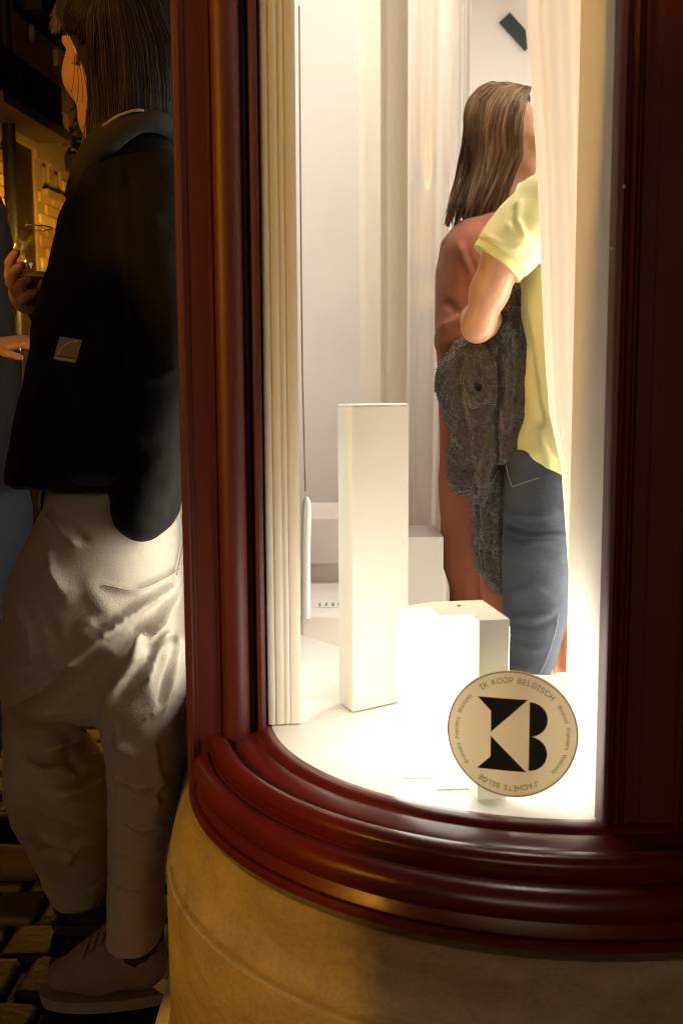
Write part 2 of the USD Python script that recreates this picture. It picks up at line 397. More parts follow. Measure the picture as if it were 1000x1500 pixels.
def c2(z):
    t = (z - .7) / 1.6
    return at(596, 2.74), at(648 + 16 * t, 2.74)
curtain('curtain', 'white curtain hanging left of the woman in the rust dress', c2, .70, 2.78, .009, ((1.6, .8), (2.7, .5), (5, .15)), 'curtain_white', seed=2)
curtain('curtain', 'narrow white curtain strip behind the long brown hair', fixed(at(655, 3.1), at(684, 3.1)), .12, 2.78, .012, ((2, .8), (3, .4)), 'curtain_white', seed=3)
DY_, DX = (0, 130, 240, 300, 480, 600, 700, 800, 850, 990, 1150), (771, 779, 786, 790, 795, 803, 824, 828, 832, 838, 841)
DZ = [P(800, q_, 1.56)[2] for q_ in DY_]
DX = [P(a_, q_, 1.56)[0] for a_, q_ in zip(DX, DY_)]
def c4(z):
    e = np.interp(z, DZ[::-1], DX[::-1])
    return np.array([e, 1.56]), at(905, 1.50)
curtain('curtain', 'white drape in the window that hides the faces of the two visitors', c4, .636, 2.6, .008, ((1.5, .8), (3.2, .5), (6, .25)), 'curtain_white', seed=4)

# unseen ceiling lamps, out of view, placed to light the shop
def unseen_ceiling_lamp(x, y, label, r=.16):
    t = thing('unseen_ceiling_lamp', label, 'ceiling lamp', None, (x, y, 2.80))
    ring = trimesh.creation.annulus(r, r + .015, .05); ring.apply_translation([0, 0, -.027])
    obj('rim', ring, 'lamp_white', t, 30)
    d = trimesh.creation.cylinder(r - .002, .012, sections=40); d.apply_translation([0, 0, -.035])
    obj('diffuser', d, 'unseen_ceiling_glow', t)
unseen_ceiling_lamp(.30, 1.36, 'unseen round ceiling lamp lighting the display deck', .13)
unseen_ceiling_lamp(.50, 2.2, 'unseen round ceiling lamp lighting the two visitors', .13)
unseen_ceiling_lamp(.45, 3.35, 'unseen round ceiling lamp lighting the back wall', .08)
unseen_ceiling_lamp(1.75, 2.7, 'unseen round ceiling lamp lighting the right half of the shop')

# tall unlit column on the deck
def prism(pts, z0, z1): return ext(Polygon([tuple(p[:2]) for p in pts]), z0, z1)
def bevel_prism(pts, z0, z1, r=.0015):
    pg = Polygon([tuple(p[:2]) for p in pts])
    inn = pg.buffer(-r, join_style=2)
    a = manifold3d.Manifold.hull_points(np.vstack([np.column_stack([np.array(pg.exterior.coords)[:-1], np.full(len(pg.exterior.coords) - 1, z)]) for z in (z0, z1 - r)] +
                                              [np.column_stack([np.array(inn.exterior.coords)[:-1], np.full(len(inn.exterior.coords) - 1, z1)])])).to_mesh()
    return trimesh.Trimesh(a.vert_properties[:, :3], a.tri_verts, process=False)
k0, kl, kr = PZ(517, 1043, .632), PZ(497, 1029, .632), PZ(597, 1025, .632)
kb = kl + kr - k0
ztop = P(517, 592, k0[1])[2]
col = thing('display_column', 'tall slim white column standing on the window deck', 'column')
obj('body', bevel_prism([k0, kr, kb, kl], .632, ztop - .003), 'lamp_white', col)
cc = (k0 + kb) / 2
capc = [cc + (p - cc) * 1.0 for p in (k0, kr, kb, kl)]
obj('cap', bevel_prism(capc, ztop - .0028, ztop), 'plinth', col)

# zigzag light box: two lit faces and a cream end
ZT = .842
tp = [(583, 890), (631, 890), (641, 900), (688, 899), (702, 909), (746, 907), (706, 879), (629, 882)]
tq = [PZ(a, b, ZT) for a, b in tp]
lb = thing('light_box', 'short white light box with two glowing faces behind the round sticker', 'lamp')
obj('body', prism(tq, .632, ZT), 'lamp_cream', lb)
def panel(a, b, z0, z1, th=.002, inset=.0):
    d = (b - a)[:2]; L = np.linalg.norm(d); d = d / L
    n = np.array([d[1], -d[0]])
    if n @ (-(a + b)[:2]) < 0: n = -n
    p0, p1 = a[:2] + d * inset, b[:2] - d * inset
    return ext(Polygon([tuple(p0 + n * .0004), tuple(p1 + n * .0004), tuple(p1 + n * th), tuple(p0 + n * th)]).buffer(0), z0, z1)
def panel2(a, b, ring):
    cen = np.mean([q[:2] for q in ring], 0)
    d = (b - a)[:2]; L = np.linalg.norm(d); d = d / L
    n = np.array([d[1], -d[0]])
    if n @ ((a + b)[:2] / 2 - cen) < 0: n = -n
    p0, p1 = a[:2] + d * .004, b[:2] - d * .004
    return ext(Polygon([tuple(p0 + n * .0004), tuple(p1 + n * .0004), tuple(p1 + n * .0016), tuple(p0 + n * .0016)]).buffer(0), .636, ZT - .010)
obj('lit_face', panel(tq[0], tq[1], .634, ZT - .002, .0016), 'lamp_glow', lb)
obj('lit_face', panel(tq[2], tq[3], .634, ZT - .002, .0016), 'lamp_glow', lb)
obj('lit_face', panel(tq[1], tq[2], .634, ZT - .002, .0016), 'lamp_glow', lb)
for a_i, b_i in ((7, 0), (6, 7), (5, 6)):  # left end, plus unseen back faces placed to light the shop
    obj('lit_face', panel2(tq[a_i], tq[b_i], tq), 'box_back_glow', lb)
scr = trimesh.creation.cylinder(.0022, .001, sections=14); scr.apply_translation(PZ(672, 888, ZT) + [0, 0, .0006])
obj('screw', scr, 'zinc', lb)
# unseen second light box behind the left post, placed to light the trousers
sb = thing('light_box', 'unseen upright light box by the side window behind the red post, lighting the trousers', 'lamp')
sbc = np.array([-.094, 1.63])
obj('body', ext(Polygon([tuple(sbc + d) for d in ((-.006, -.02), (.02, -.02), (.02, .05), (-.006, .05))]), .632, 1.02), 'lamp_cream', sb)
obj('lit_face', ext(Polygon([tuple(sbc + d) for d in ((-.010, -.02), (-.0065, -.02), (-.0065, .05), (-.010, .05))]), .634, 1.018), 'unseen_side_glow', sb)
obj('lit_face', ext(Polygon([tuple(sbc + d) for d in ((-.006, -.024), (.02, -.024), (.02, -.0205), (-.006, -.0205))]), .634, 1.018), 'lamp_glow', sb)

# unseen tall light column behind the right post, placed to light the interior
tc = thing('unseen_light_column', 'unseen tall light column behind the right red post, lighting the shop interior', 'lamp', None, (.70, 2.0, .10))
obj('base', bx((-.09, -.09, 0), (.09, .09, .04)), 'lamp_white', tc)
obj('lit_shade', bx((-.07, -.07, .042), (.07, .07, 1.45)), 'unseen_tall_glow', tc)
obj('cap', bx((-.075, -.075, 1.452), (.075, .075, 1.475)), 'lamp_white', tc)
# plinth, cartons, chair
pz = P(620, 785, 2.3)[2]
pl = bx((P(560, 800, 2.3)[0], 2.28, .10), (P(648, 800, 2.3)[0], 2.48, pz))
tag(obj('plinth', pl, 'plinth'), 'low white plinth standing between the column and the rust dress', 'plinth')
def carton(name, label, pxl, pxr, pyt, pyb, D, depth):
    a, b = P(pxl, pyt, D), P(pxr, pyb, D)
    t = thing(name, label, 'carton')
    c = (a + b) / 2; c[1] += depth / 2
    T = np.eye(4); T[:3, 3] = c
    obj('box', rbox((abs(b[0] - a[0]), depth, abs(a[2] - b[2])), .008, T), 'carton', t, 30)
    return t, a, b
t1, a1, b1 = carton('carton', 'upper white carton with rounded edges left of the tall column', 446, 560, 757, 828, 2.30, .30)
t2, a2, b2 = carton('carton', 'lower white carton with a printed label left of the tall column', 440, 560, 900, 1010, 1.98, .36)
# carton flap and its label
fz = a2[2]
lab = bx((0, 0, 0), (.075, .055, .0008)); lab.apply_translation(P(462, 888, 2.04) * [1, 1, 0] + [0, 0, fz + .0006])
lp = obj('label', lab, 'paper', t2)
for i in range(5):
    q = P(462, 888, 2.04)
    bar = bx((q[0] + .006 + .013 * i, q[1] + .008 + .004 * (i % 2), fz + .0015), (q[0] + .010 + .014 * i, q[1] + .040, fz + .0021))
    obj('printed_bar', bar, 'ink_grey', lp)
a3, b3 = P(446, 828, 2.32), P(560, 905, 2.32)
tag(obj('shelf_board', bx((a3[0], 2.335, b3[2] - .05), (b3[0], 2.58, a3[2] - .003)), 'wall_white'), 'white shelf unit under the upper carton', 'shelf')
strap = tube([P(448, 905, 1.96), P(448, 800, 1.96), P(449, 745, 1.96), P(449, 735, 1.96), P(449, 728, 1.96)], [.009, .009, .009, .0078, .003], 14)
tag(obj('round_post', strap, 'lamp_white', None, True), 'round topped white post left of the cartons', 'post')
dark_line = tube([P(438, 8, 2.30), P(439.5, 200, 2.30), P(441, 400, 2.30), P(443, 560, 2.30), P(447, 720, 2.30)], .0018, 6)
tag(obj('thin_dark_line', dark_line, 'line_dark', None, True), 'thin dark upright line beside the white window reveal', 'dark_line')  # dark line built as a thin tube
cb = P(810, 1045, 1.86)
ch = thing('chair', 'white chair with a rounded backrest right of the jeans', 'chair')
T = np.eye(4); T[:3, 3] = P(842, 1035, 1.86)
obj('backrest', rbox((.095, .03, .13), .0149, T, 16), 'lamp_white', ch, 40)
T = np.eye(4); T[:3, 3] = P(842, 1035, 1.86) + [0.03, .12, -.12]
obj('seat', rbox((.16, .26, .03), .012, T), 'lamp_white', ch, 40)
for dx in (-.03, .09):
    for dy in (.02, .22):
        q = P(842, 1035, 1.86) + [dx, dy, 0]
        obj('leg', tube([[q[0], q[1], .10], [q[0], q[1], q[2] - .12]], .012, 8), 'lamp_white', ch)
# dark green tag on the back wall
D = 4.195
gp = [P(731, 33, D), P(746, 19, D), P(769, 45, D), P(771, 72, D), P(768, 74, D)]
gv = np.array(gp); gb = gv + [0, -.012, 0]
n = len(gv)
gf = [(0, i, i + 1) for i in range(1, n - 1)] + [(n, n + i + 1, n + i) for i in range(1, n - 1)] + sum([[(i, n + i, (i + 1) % n), ((i + 1) % n, n + i, n + (i + 1) % n)] for i in range(n)], [])
gm = trimesh.Trimesh(np.vstack([gv, gb]), np.array(gf)); trimesh.repair.fix_normals(gm)
tag(obj('wall_tag', gm, 'tape_green'), 'small dark green board fixed aslant on the white wall above the hair', 'board')

# ------------------------------------------------------------------ sticker on the curved pane
st = thing('sticker', 'round cream sticker with a black emblem on the curved glass', 'sticker')
sc = ray(749, 1076); sc = sc / sc[1]
# where the ray meets the glass cylinder
a_, b_, c_ = sc[0] ** 2 + 1, -2 * (sc[0] * C[0] + C[1]), C @ C - (RG + .001) ** 2
ts = (-b_ - math.sqrt(b_ * b_ - 4 * a_ * c_)) / (2 * a_)
spt = EYE + sc * ts
salpha = math.atan2((spt[:2] - C) @ vv, (spt[:2] - C) @ uu)
SR = .0715
def on_glass(m, off):
    """Bends a mesh laid in the xy plane (metres, y up, z outward) onto the pane."""
    v = np.array(m.vertices)
    a = salpha - v[:, 0] / RG
    r = RG + off + v[:, 2]
    n = np.cos(a)[:, None] * uu + np.sin(a)[:, None] * vv
    return trimesh.Trimesh(np.column_stack([C + n * r[:, None], spt[2] + v[:, 1]]), m.faces, process=False)
def flat(poly, th, maxe=.006):
    m = ext(poly, 0, th)
    v, f = trimesh.remesh.subdivide_to_size(m.vertices, m.faces, maxe)
    return trimesh.Trimesh(v, f)
obj('disc', on_glass(flat(Point(0, 0).buffer(SR, 48), .0006), .0006), 'sticker_cream', st)
obj('ring', on_glass(flat(Point(0, 0).buffer(SR - .0012, 48).difference(Point(0, 0).buffer(SR - .0022, 48)), .0003), .0014), 'sticker_brown', st)
def zpt(x, y):
    return ((x - 497) / 437 * SR, -(y - .08 * (x - 497) - 487) / 437 * SR)
emb = [Polygon([zpt(*q) for q in ((270, 225), (600, 252), (360, 470), (360, 325))]), Polygon([zpt(*q) for q in ((360, 496), (596, 748), (270, 720), (360, 640))])]
for cy in (386, 621):
    c = zpt(612, cy); r = 118 / 437 * SR
    emb.append(Point(*c).buffer(r, 24).intersection(sbox(c[0], c[1] - r, c[0] + r, c[1] + r)))
emb[2] = unary_union([emb[2]]); 
for e in emb:
    obj('emblem_shape', on_glass(flat(e, .0003), .0014), 'sticker_black', st)
def ring_text(text, centre_deg, height, radius, name, inward=False):
    ms, x, widths = [], 0, []
    for chh in text:
        if chh == ' ':
            widths.append((None, height * .55)); continue
        g = meshkit.text_mesh(chh, height, .0003)
        w = g.bounds[1][0] + height * .10
        widths.append((g, w))
    total = sum(w for _, w in widths)
    pos = -total / 2
    for g, w in widths:
        if g is not None:
            a = math.radians(centre_deg) - (pos + w / 2) / (radius + height / 2)
            v = np.array(g.vertices) - [w / 2, 0, 0]
            ca, sa = math.cos(a - math.pi / 2), math.sin(a - math.pi / 2)
            v[:, 1] += radius
            v2 = np.column_stack([v[:, 0] * ca - v[:, 1] * sa, v[:, 0] * sa + v[:, 1] * ca, v[:, 2]])
            ms.append(trimesh.Trimesh(v2, g.faces, process=False))
        pos += w
    obj(name, on_glass(cat(*ms), .0014), 'sticker_brown', st)
ring_text('IK KOOP BELGISCH', 84, .0062, .0575, 'lettering')
ring_text("J'ACHÈTE BELGE", -93, .0058, .0578, 'lettering')
ring_text('Brussel  Flanders  Wallonia', -4, .0043, .0585, 'lettering')
ring_text('Brussels  Flanders  Wallonia', 178, .0043, .0585, 'lettering')

# ------------------------------------------------------------------ signed distance modelling for bodies and clothes
class Field:
    def __init__(s, lo, hi, h):
        s.h = h; s.lo = np.array(lo, float)
        s.n = np.ceil((np.array(hi) - lo) / h).astype(int) + 1
        s.ax = [s.lo[i] + h * np.arange(s.n[i]) for i in range(3)]
        s.F = np.full(s.n, .5, np.float32)
    def put(s, prim, k=.02, op='add'):
        lo, hi, fn = prim
        pad = k + 4 * s.h
        i0 = np.clip(np.floor((np.array(lo) - pad - s.lo) / s.h).astype(int), 0, s.n)
        i1 = np.clip(np.ceil((np.array(hi) + pad - s.lo) / s.h).astype(int) + 1, 0, s.n)
        if (i1 <= i0).any(): return s
        sl = tuple(slice(a, b) for a, b in zip(i0, i1))
        X, Y, Z = np.meshgrid(s.ax[0][sl[0]], s.ax[1][sl[1]], s.ax[2][sl[2]], indexing='ij', sparse=True)
        f = fn(X, Y, Z)
        F = s.F[sl]
        if op == 'add':
            hh = np.maximum(k - np.abs(F - f), 0) / max(k, 1e-6)
            s.F[sl] = np.minimum(F, f) - hh * hh * k * .25
        else:
            f = -f
            hh = np.maximum(k - np.abs(F - f), 0) / max(k, 1e-6)
            s.F[sl] = np.maximum(F, f) + hh * hh * k * .25
        return s
    def mesh(s):
        F = s.F
        ins = F < 0
        n = np.array(F.shape) - 1
        cs = [(a, b, c) for a in (0, 1) for b in (0, 1) for c in (0, 1)]
        cnt = sum(ins[a:a + n[0], b:b + n[1], c:c + n[2]].astype(np.int8) for a, b, c in cs)
        cells = np.argwhere((cnt > 0) & (cnt < 8))
        idx = np.full(n, -1, np.int64); idx[tuple(cells.T)] = np.arange(len(cells))
        acc = np.zeros((len(cells), 3)); num = np.zeros(len(cells))
        for ax in range(3):
            o = [i for i in range(3) if i != ax]
            for p in (0, 1):
                for q in (0, 1):
                    d0 = np.zeros(3, int); d0[o[0]], d0[o[1]] = p, q
                    d1 = d0.copy(); d1[ax] = 1
                    f0, f1 = F[tuple((cells + d0).T)], F[tuple((cells + d1).T)]
                    m = (f0 < 0) != (f1 < 0)
                    t = np.where(m, f0 / np.where(m, f0 - f1, 1), 0)
                    pos = d0 + t[:, None] * (d1 - d0)
                    acc[m] += pos[m]; num += m
        v = (cells + acc / num[:, None]) * s.h + s.lo
        quads = []
        for ax in range(3):
            o1, o2 = (ax + 1) % 3, (ax + 2) % 3
            a = [slice(None)] * 3; b = [slice(None)] * 3
            a[ax] = slice(0, -1); b[ax] = slice(1, None)
            ia, ib = ins[tuple(a)], ins[tuple(b)]
            e = np.argwhere(ia != ib)
            ok = (e[:, o1] > 0) & (e[:, o2] > 0) & (e[:, o1] < n[o1]) & (e[:, o2] < n[o2]) & (e[:, ax] < n[ax])
            e = e[ok]
            flip = ia[tuple(e.T)]
            def c(d1, d2):
                g = e.copy(); g[:, o1] -= d1; g[:, o2] -= d2
                return idx[tuple(g.T)]
            qd = np.stack([c(1, 1), c(0, 1), c(0, 0), c(1, 0)], 1)
            qd[~flip] = qd[~flip][:, ::-1]
            quads.append(qd)
        q = np.vstack(quads)
        f = np.vstack([q[:, [0, 1, 2]], q[:, [0, 2, 3]]])
        return trimesh.Trimesh(v, f, process=False)

def rc(a, b, ra, rb=None):
    """Rounded cone from a to b."""
    a, b = np.array(a, float), np.array(b, float)
    rb = ra if rb is None else rb
    r = max(ra, rb)
    def fn(X, Y, Z):
        d = b - a; L2 = d @ d + 1e-12
        t = np.clip(((X - a[0]) * d[0] + (Y - a[1]) * d[1] + (Z - a[2]) * d[2]) / L2, 0, 1)
        return np.sqrt((X - a[0] - t * d[0]) ** 2 + (Y - a[1] - t * d[1]) ** 2 + (Z - a[2] - t * d[2]) ** 2) - (ra + (rb - ra) * t)
    return np.minimum(a, b) - r, np.maximum(a, b) + r, fn
def el(c, r, axes=None):
    c, r = np.array(c, float), np.array(r, float)
    A = np.eye(3) if axes is None else np.array(axes, float)
    rm = r.max()
    def fn(X, Y, Z):
        x, y, z = X - c[0], Y - c[1], Z - c[2]
        q = [(x * A[i, 0] + y * A[i, 1] + z * A[i, 2]) for i in range(3)]
        k0 = np.sqrt(sum((q[i] / r[i]) ** 2 for i in range(3)))
        k1 = np.sqrt(sum((q[i] / r[i] ** 2) ** 2 for i in range(3))) + 1e-9
        return k0 * (k0 - 1) / k1
    return c - rm, c + rm, fn
def loft(rows, e=2.3):
    """rows: (px_y, px_left, px_right, depth of centre, depth radius): an upright tapering tube that follows these widths."""
    tab = []
    for py, xl, xr, Dc, ry in rows:
        a, b = P(xl, py, Dc), P(xr, py, Dc)
        tab.append((a[2], (a[0] + b[0]) / 2, Dc, (b[0] - a[0]) / 2, ry))
    tab = np.array(sorted(tab))
    z0, z1 = tab[0, 0], tab[-1, 0]
    lo = np.array([(tab[:, 1] - tab[:, 3]).min(), (tab[:, 2] - tab[:, 4]).min(), z0])
    hi = np.array([(tab[:, 1] + tab[:, 3]).max(), (tab[:, 2] + tab[:, 4]).max(), z1])
    def fn(X, Y, Z):
        i = [np.interp(Z, tab[:, 0], tab[:, k]) for k in range(1, 5)]
        q = (np.abs((X - i[0]) / i[2]) ** e + np.abs((Y - i[1]) / i[3]) ** e) ** (1 / e)
        f = (q - 1) * np.minimum(i[2], i[3])
        g = np.maximum(Z - z1, z0 - Z)
        k = .012
        hh = np.maximum(k - np.abs(f - g), 0) / k
        return np.maximum(f, g) + hh * hh * k * .25
    return lo, hi, fn
def seg_dist(p, poly):
    d = np.full(len(p), 1e9); tt = np.zeros(len(p))
    poly = np.array(poly, float)
    n = len(poly) - 1
    for i in range(n):
        a, b = poly[i], poly[i + 1]
        t = np.clip(((p - a) @ (b - a)) / ((b - a) @ (b - a)), 0, 1)
        q = np.linalg.norm(p - a - t[:, None] * (b - a), axis=1)
        m = q < d
        d[m] = q[m]; tt[m] = (i + t[m]) / n
    return d, tt
def relax(v, f, it):
    import scipy.sparse as sp
    f = np.asarray(f); n = len(v)
    e = np.vstack([f[:, [0, 1]], f[:, [1, 2]], f[:, [2, 0]]]); e = np.vstack([e, e[:, ::-1]])
    A_ = sp.csr_matrix((np.ones(len(e)), (e[:, 0], e[:, 1])), shape=(n, n))
    dg = np.asarray(A_.sum(1)).ravel(); dg[dg == 0] = 1
    for _ in range(it):
        v = v + .5 * ((A_ @ v) / dg[:, None] - v)
        v = v - .52 * ((A_ @ v) / dg[:, None] - v) if _ % 2 else v
    return trimesh.Trimesh(v, f, process=False)
def wrinkle(m, ridges=(), noise=0., freq=12., stretch=(1, 1, 1), seed=0, zone=None, soft=1):
    """Folds in cloth: ridges are (line, width, height) on the side seen from the street corner; noise is added everywhere."""
    v = np.array(m.vertices); nrmv = np.array(m.vertex_normals)
    d = np.zeros(len(v))
    if noise:
        d += noise * 2 * (meshkit.fbm(v * freq * np.array(stretch), 3, seed) - .5)
    if ridges:
        pp = project(v)
        front = np.clip(-(nrmv * ((v - EYE) / np.linalg.norm(v - EYE, axis=1, keepdims=True))).sum(1) * 2.5 + .3, 0, 1)
        for line, w, h in ridges:
            q, t = seg_dist(pp, line)
            d += h * np.exp(-(q / w) ** 2) * front * np.minimum(1, 6 * np.minimum(t, 1 - t) + .15)
    if zone is not None:
        d *= zone(v)
    return relax(v + nrmv * d[:, None] * 1.25, m.faces, soft)
def frame(yaw, pitch=0., roll=0.):
    """Columns forward, right, up for a head turned to yaw (degrees, 0 = +x, 90 = away from camera)."""
    y, p = math.radians(yaw), math.radians(pitch)
    f = np.array([math.cos(y) * math.cos(p), math.sin(y) * math.cos(p), math.sin(p)])
    r = np.array([math.sin(y), -math.cos(y), 0])
    u = np.cross(r, f)
    return f, r, u
def add_head(F, c, fr, s=1.0, neck=True, neck_to=None):
    f, r, u = fr
    c = np.array(c)
    A = np.array([f, r, u])
    L = lambda x, y, z: c + s * (x * f + y * r + z * u)
    E = lambda x, y, z, a, b, d, k: F.put(el(L(x, y, z), np.array((a, b, d)) * s, A), k)
    E(-.012, 0, .025, .096, .076, .098, .02)
    E(.030, 0, -.035, .060, .058, .075, .03)
    F.put(rc(L(.066, -.010, -.092), L(.066, .010, -.092), .019 * s), .03)
    for q in (-1, 1):
        E(.058, .036 * q, -.022, .030, .028, .030, .03)
        F.put(rc(L(.080, .012 * q, .040), L(.066, .050 * q, .036), .012 * s, .010 * s), .02)
        F.put(rc(L(-.010, .050 * q, -.055), L(.05, .030 * q, -.095), .016 * s, .014 * s), .03)
    F.put(rc(L(.086, 0, .026), L(.106, 0, -.016), .008 * s, .0115 * s), .012)
    for q in (-1, 1):
        F.put(el(L(.097, .012 * q, -.020), np.array((.011, .008, .008)) * s, A), .006)
        F.put(el(L(.091, .031 * q, .016), np.array((.016, .017, .011)) * s, A), .010, 'sub')
        F.put(el(L(-.008, .077 * q, -.004), np.array((.019, .007, .031)) * s, A), .006)
        F.put(el(L(-.004, .086 * q, -.002), np.array((.010, .006, .018)) * s, A), .004, 'sub')
    F.put(rc(L(.088, -.016, -.054), L(.088, .016, -.054), .0065 * s), .008)
    F.put(rc(L(.085, -.014, -.066), L(.085, .014, -.066), .0075 * s), .008)
    if neck:
        nt = L(-.035, 0, -.19) if neck_to is None else np.array(neck_to)
        F.put(rc(L(-.020, 0, -.06), nt, .050 * s, .056 * s), .03)
    return L
def eyes(L, fr, s, parent):
    for q in (-1, 1):
        e = trimesh.creation.icosphere(2, .0125 * s); e.apply_translation(L(.0775, .031 * q, .016))
        o = obj('eye', e, 'eye_white', parent, True)
        i = trimesh.creation.icosphere(2, .006 * s); i.apply_translation(L(.0848, .0315 * q, .016))
        obj('iris', i, 'iris', o, True)
        lash = tube([L(.0915, .018 * q, .0205), L(.0925, .031 * q, .0265), L(.0865, .046 * q, .0205)], [.0008, .0016, .0008], 6)
        obj('eyelash', lash, 'hair_dark', parent)
        brow = tube([L(.0935, .014 * q, .037), L(.0905, .033 * q, .043), L(.079, .053 * q, .037)], [.0018, .0028, .001], 6)
        obj('eyebrow', brow, 'hair_brown', parent)
from scipy.spatial import cKDTree
class Skin:
    """Depth of the nearest surface of a mesh along a picture ray."""
    def __init__(s, m):
        ms = m if isinstance(m, list) else [m]
        v = np.vstack([q.vertices for q in ms]); n = np.vstack([q.vertex_normals for q in ms])
        k = (n * (v - EYE)).sum(1) < 0
        s.p = project(v[k]); s.y = v[k][:, 1]; s.t = cKDTree(s.p)
    def __call__(s, q):
        d, i = s.t.query(q, k=5)
        return s.y[i].min(1)
def hug(pts, skin, lift, jitter):
    pts = np.array(pts, float)
    D = skin(pts)
    for _ in range(2):
        D[1:-1] = (D[:-2] + 2 * D[1:-1] + D[2:]) / 4
    return np.array([P(a, b, d - lift - j) for (a, b), d, j in zip(pts, D, np.broadcast_to(jitter, D.shape))])
def finger(F, pts, r0, r1, k=.004):
    n = len(pts) - 1
    for i in range(n):
        F.put(rc(pts[i], pts[i + 1], r0 + (r1 - r0) * i / n, r0 + (r1 - r0) * (i + 1) / n), k)
def surf(m, px, py):
    """Front-most point of a mesh near a picture point, and its outward normal."""
    v = np.array(m.vertices); pp = project(v)
    d = np.hypot(pp[:, 0] - px, pp[:, 1] - py)
    near = np.argsort(d)[:40]
    near = near[d[near] < max(6, d[near[0]] + 4)]
    i = near[np.argmin(v[near, 1])]
    return v[i], np.array(m.vertex_normals)[i]

def add_hand(F, w, d, n, s=1.0, side=1, curl=.5):
    """A relaxed hand from the wrist w along d; n points out of the back of the hand."""
    w = np.array(w, float); d = np.array(d, float) / np.linalg.norm(d)
    n = np.array(n, float); n = n - d * (n @ d); n /= np.linalg.norm(n)
    x = np.cross(d, n) * side
    L = lambda a, b, c: w + s * (a * d + b * x + c * n)
    F.put(el(L(.05, 0, 0), np.array((.052, .040, .016)) * s, np.array([d, x, n])), .02)
    for i, (b, ln) in enumerate(((.030, .070), (.010, .078), (-.010, .072), (-.029, .056))):
        p = [L(.088, b, 0)]
        a = .25
        for q in (.45, .32, .25):
            a += curl * .8
            step = ln * q * s
            p.append(p[-1] + step * (math.cos(a) * d - math.sin(a) * n))
        finger(F, p, .0092 * s, .0072 * s)
    finger(F, [L(.02, .030, -.004), L(.050, .056, -.010), L(.078, .062, -.020)], .012 * s, .0085 * s)

def unseen_person(name, label, x, y, yaw, H, coat, legs, hair, group=None, long=False, seed=0):
    """A standing passer-by in a coat (out of the picture, seen only by the shadow it throws and in reflections)."""
    t = thing(name, label, 'person', group)
    f, r, u = frame(yaw)
    o = np.array([x, y, 0.])
    L = lambda a, b, z: o + a * f + b * r + np.array([0, 0, z * H])
    lo, hi = o - [.42, .42, -0.0], o + [.42, .42, H + .05]
    F = Field(lo, hi, .008)
    add_head(F, L(0, 0, .925), (f, r, u), H / 1.75, True)
    F.put(rc(L(-.02, 0, .80), L(0, 0, .56), .10, .10), .03)
    for q in (-1, 1):
        F.put(rc(L(0, .08 * q, .53), L(.01, .085 * q, .28), .075, .052), .03).put(rc(L(.01, .085 * q, .28), L(-.01, .09 * q, .05), .050, .036), .03)
        F.put(rc(L(-.01, .09 * q, .03), L(.14, .10 * q, .02), .036, .030), .02)
        F.put(rc(L(-.02, .17 * q, .80), L(-.02, .23 * q, .62), .048, .040), .03).put(rc(L(-.02, .23 * q, .62), L(.08, .20 * q, .48), .038, .028), .03)
        add_hand(F, L(.09, .20 * q, .475), f * .5 - u * .8, r * q, 1., -q)
    obj('body', F.mesh(), 'skin_warm', t, True)
    F = Field(lo, hi, .010)
    F.put(rc(L(-.02, 0, .80), L(-.01, 0, .50), .21 if long else .150, .23 if long else .165), .05)
    for q in (-1, 1):
        F.put(rc(L(-.02, .15 * q, .80), L(-.02, .25 * q, .62), .072, .062), .05).put(rc(L(-.02, .25 * q, .62), L(.06, .21 * q, .50), .060, .050), .04)
    if long:
        F.put(rc(L(-.01, 0, .50), L(-.01, 0, .20), .23, .23), .05)
    obj('coat', wrinkle(F.mesh(), noise=.012, freq=7, seed=seed), coat, t, True)
    F = Field(lo, hi, .010)
    for q in (-1, 1):
        F.put(rc(L(0, .085 * q, .52), L(.01, .09 * q, .28), .105, .080), .04).put(rc(L(.01, .09 * q, .28), L(-.01, .095 * q, .055), .078, .062), .04)
    obj('trousers', wrinkle(F.mesh(), noise=.012, freq=8, seed=seed + 3), legs, t, True)
    F = Field(L(-.3, -.3, .8) - [.2, .2, 0], L(.3, .3, 1.05) + [.2, .2, 0], .008)
    F.put(el(L(-.025, 0, .945), (.105, .088, .095), np.array([f, r, u])), .02).put(el(L(-.07, 0, .90), (.055, .075, .09), np.array([f, r, u])), .03)
    F.put(el(L(.09, 0, .90), (.085, .075, .11), np.array([f, r, u])), .02, 'sub')
    obj('hair', F.mesh(), hair, t, True)
    for q in (-1, 1):
        F = Field(L(0, 0, 0) - [.35, .35, 0], L(0, 0, .12) + [.35, .35, 0], .008)
        F.put(rc(L(-.05, .09 * q, .028), L(.16, .10 * q, .024), .046, .040), .02)
        obj('shoe', F.mesh(), 'shoe_dark', t, True)
    return t

# ------------------------------------------------------------------ person in the dark jacket (left, outside)
pa = thing('person', 'person with long dark hair in dark jacket and baggy beige trousers, holding a glass', 'person')
DP = 1.80
hd = frame(128, -6)
hc = P(171, 78, DP)
F = Field((-.75, 1.50, .0), (-.16, 2.12, 1.86), .005)
HL = add_head(F, hc, hd, 1.06, True, P(176, 260, 1.84))
sh_n, sh_f = P(214, 262, 1.72), P(150, 300, 1.93)
F.put(rc(P(182, 290, 1.85), P(165, 680, 1.83), .065, .095), .03)
F.put(rc(P(165, 680, 1.83), P(150, 790, 1.84), .10, .08), .04)
el_n = P(236, 470, 1.72)
F.put(rc(sh_n, el_n, .042, .036), .02).put(rc(el_n, P(216, 690, 1.70), .034, .026), .02)
add_hand(F, P(214, 700, 1.70), (-.3, .1, -.9), (0, -1, 0), .9)
el_f = P(100, 470, 1.98)
F.put(rc(sh_f, el_f, .042, .036), .02).put(rc(el_f, P(50, 436, 1.90), .034, .026), .02)
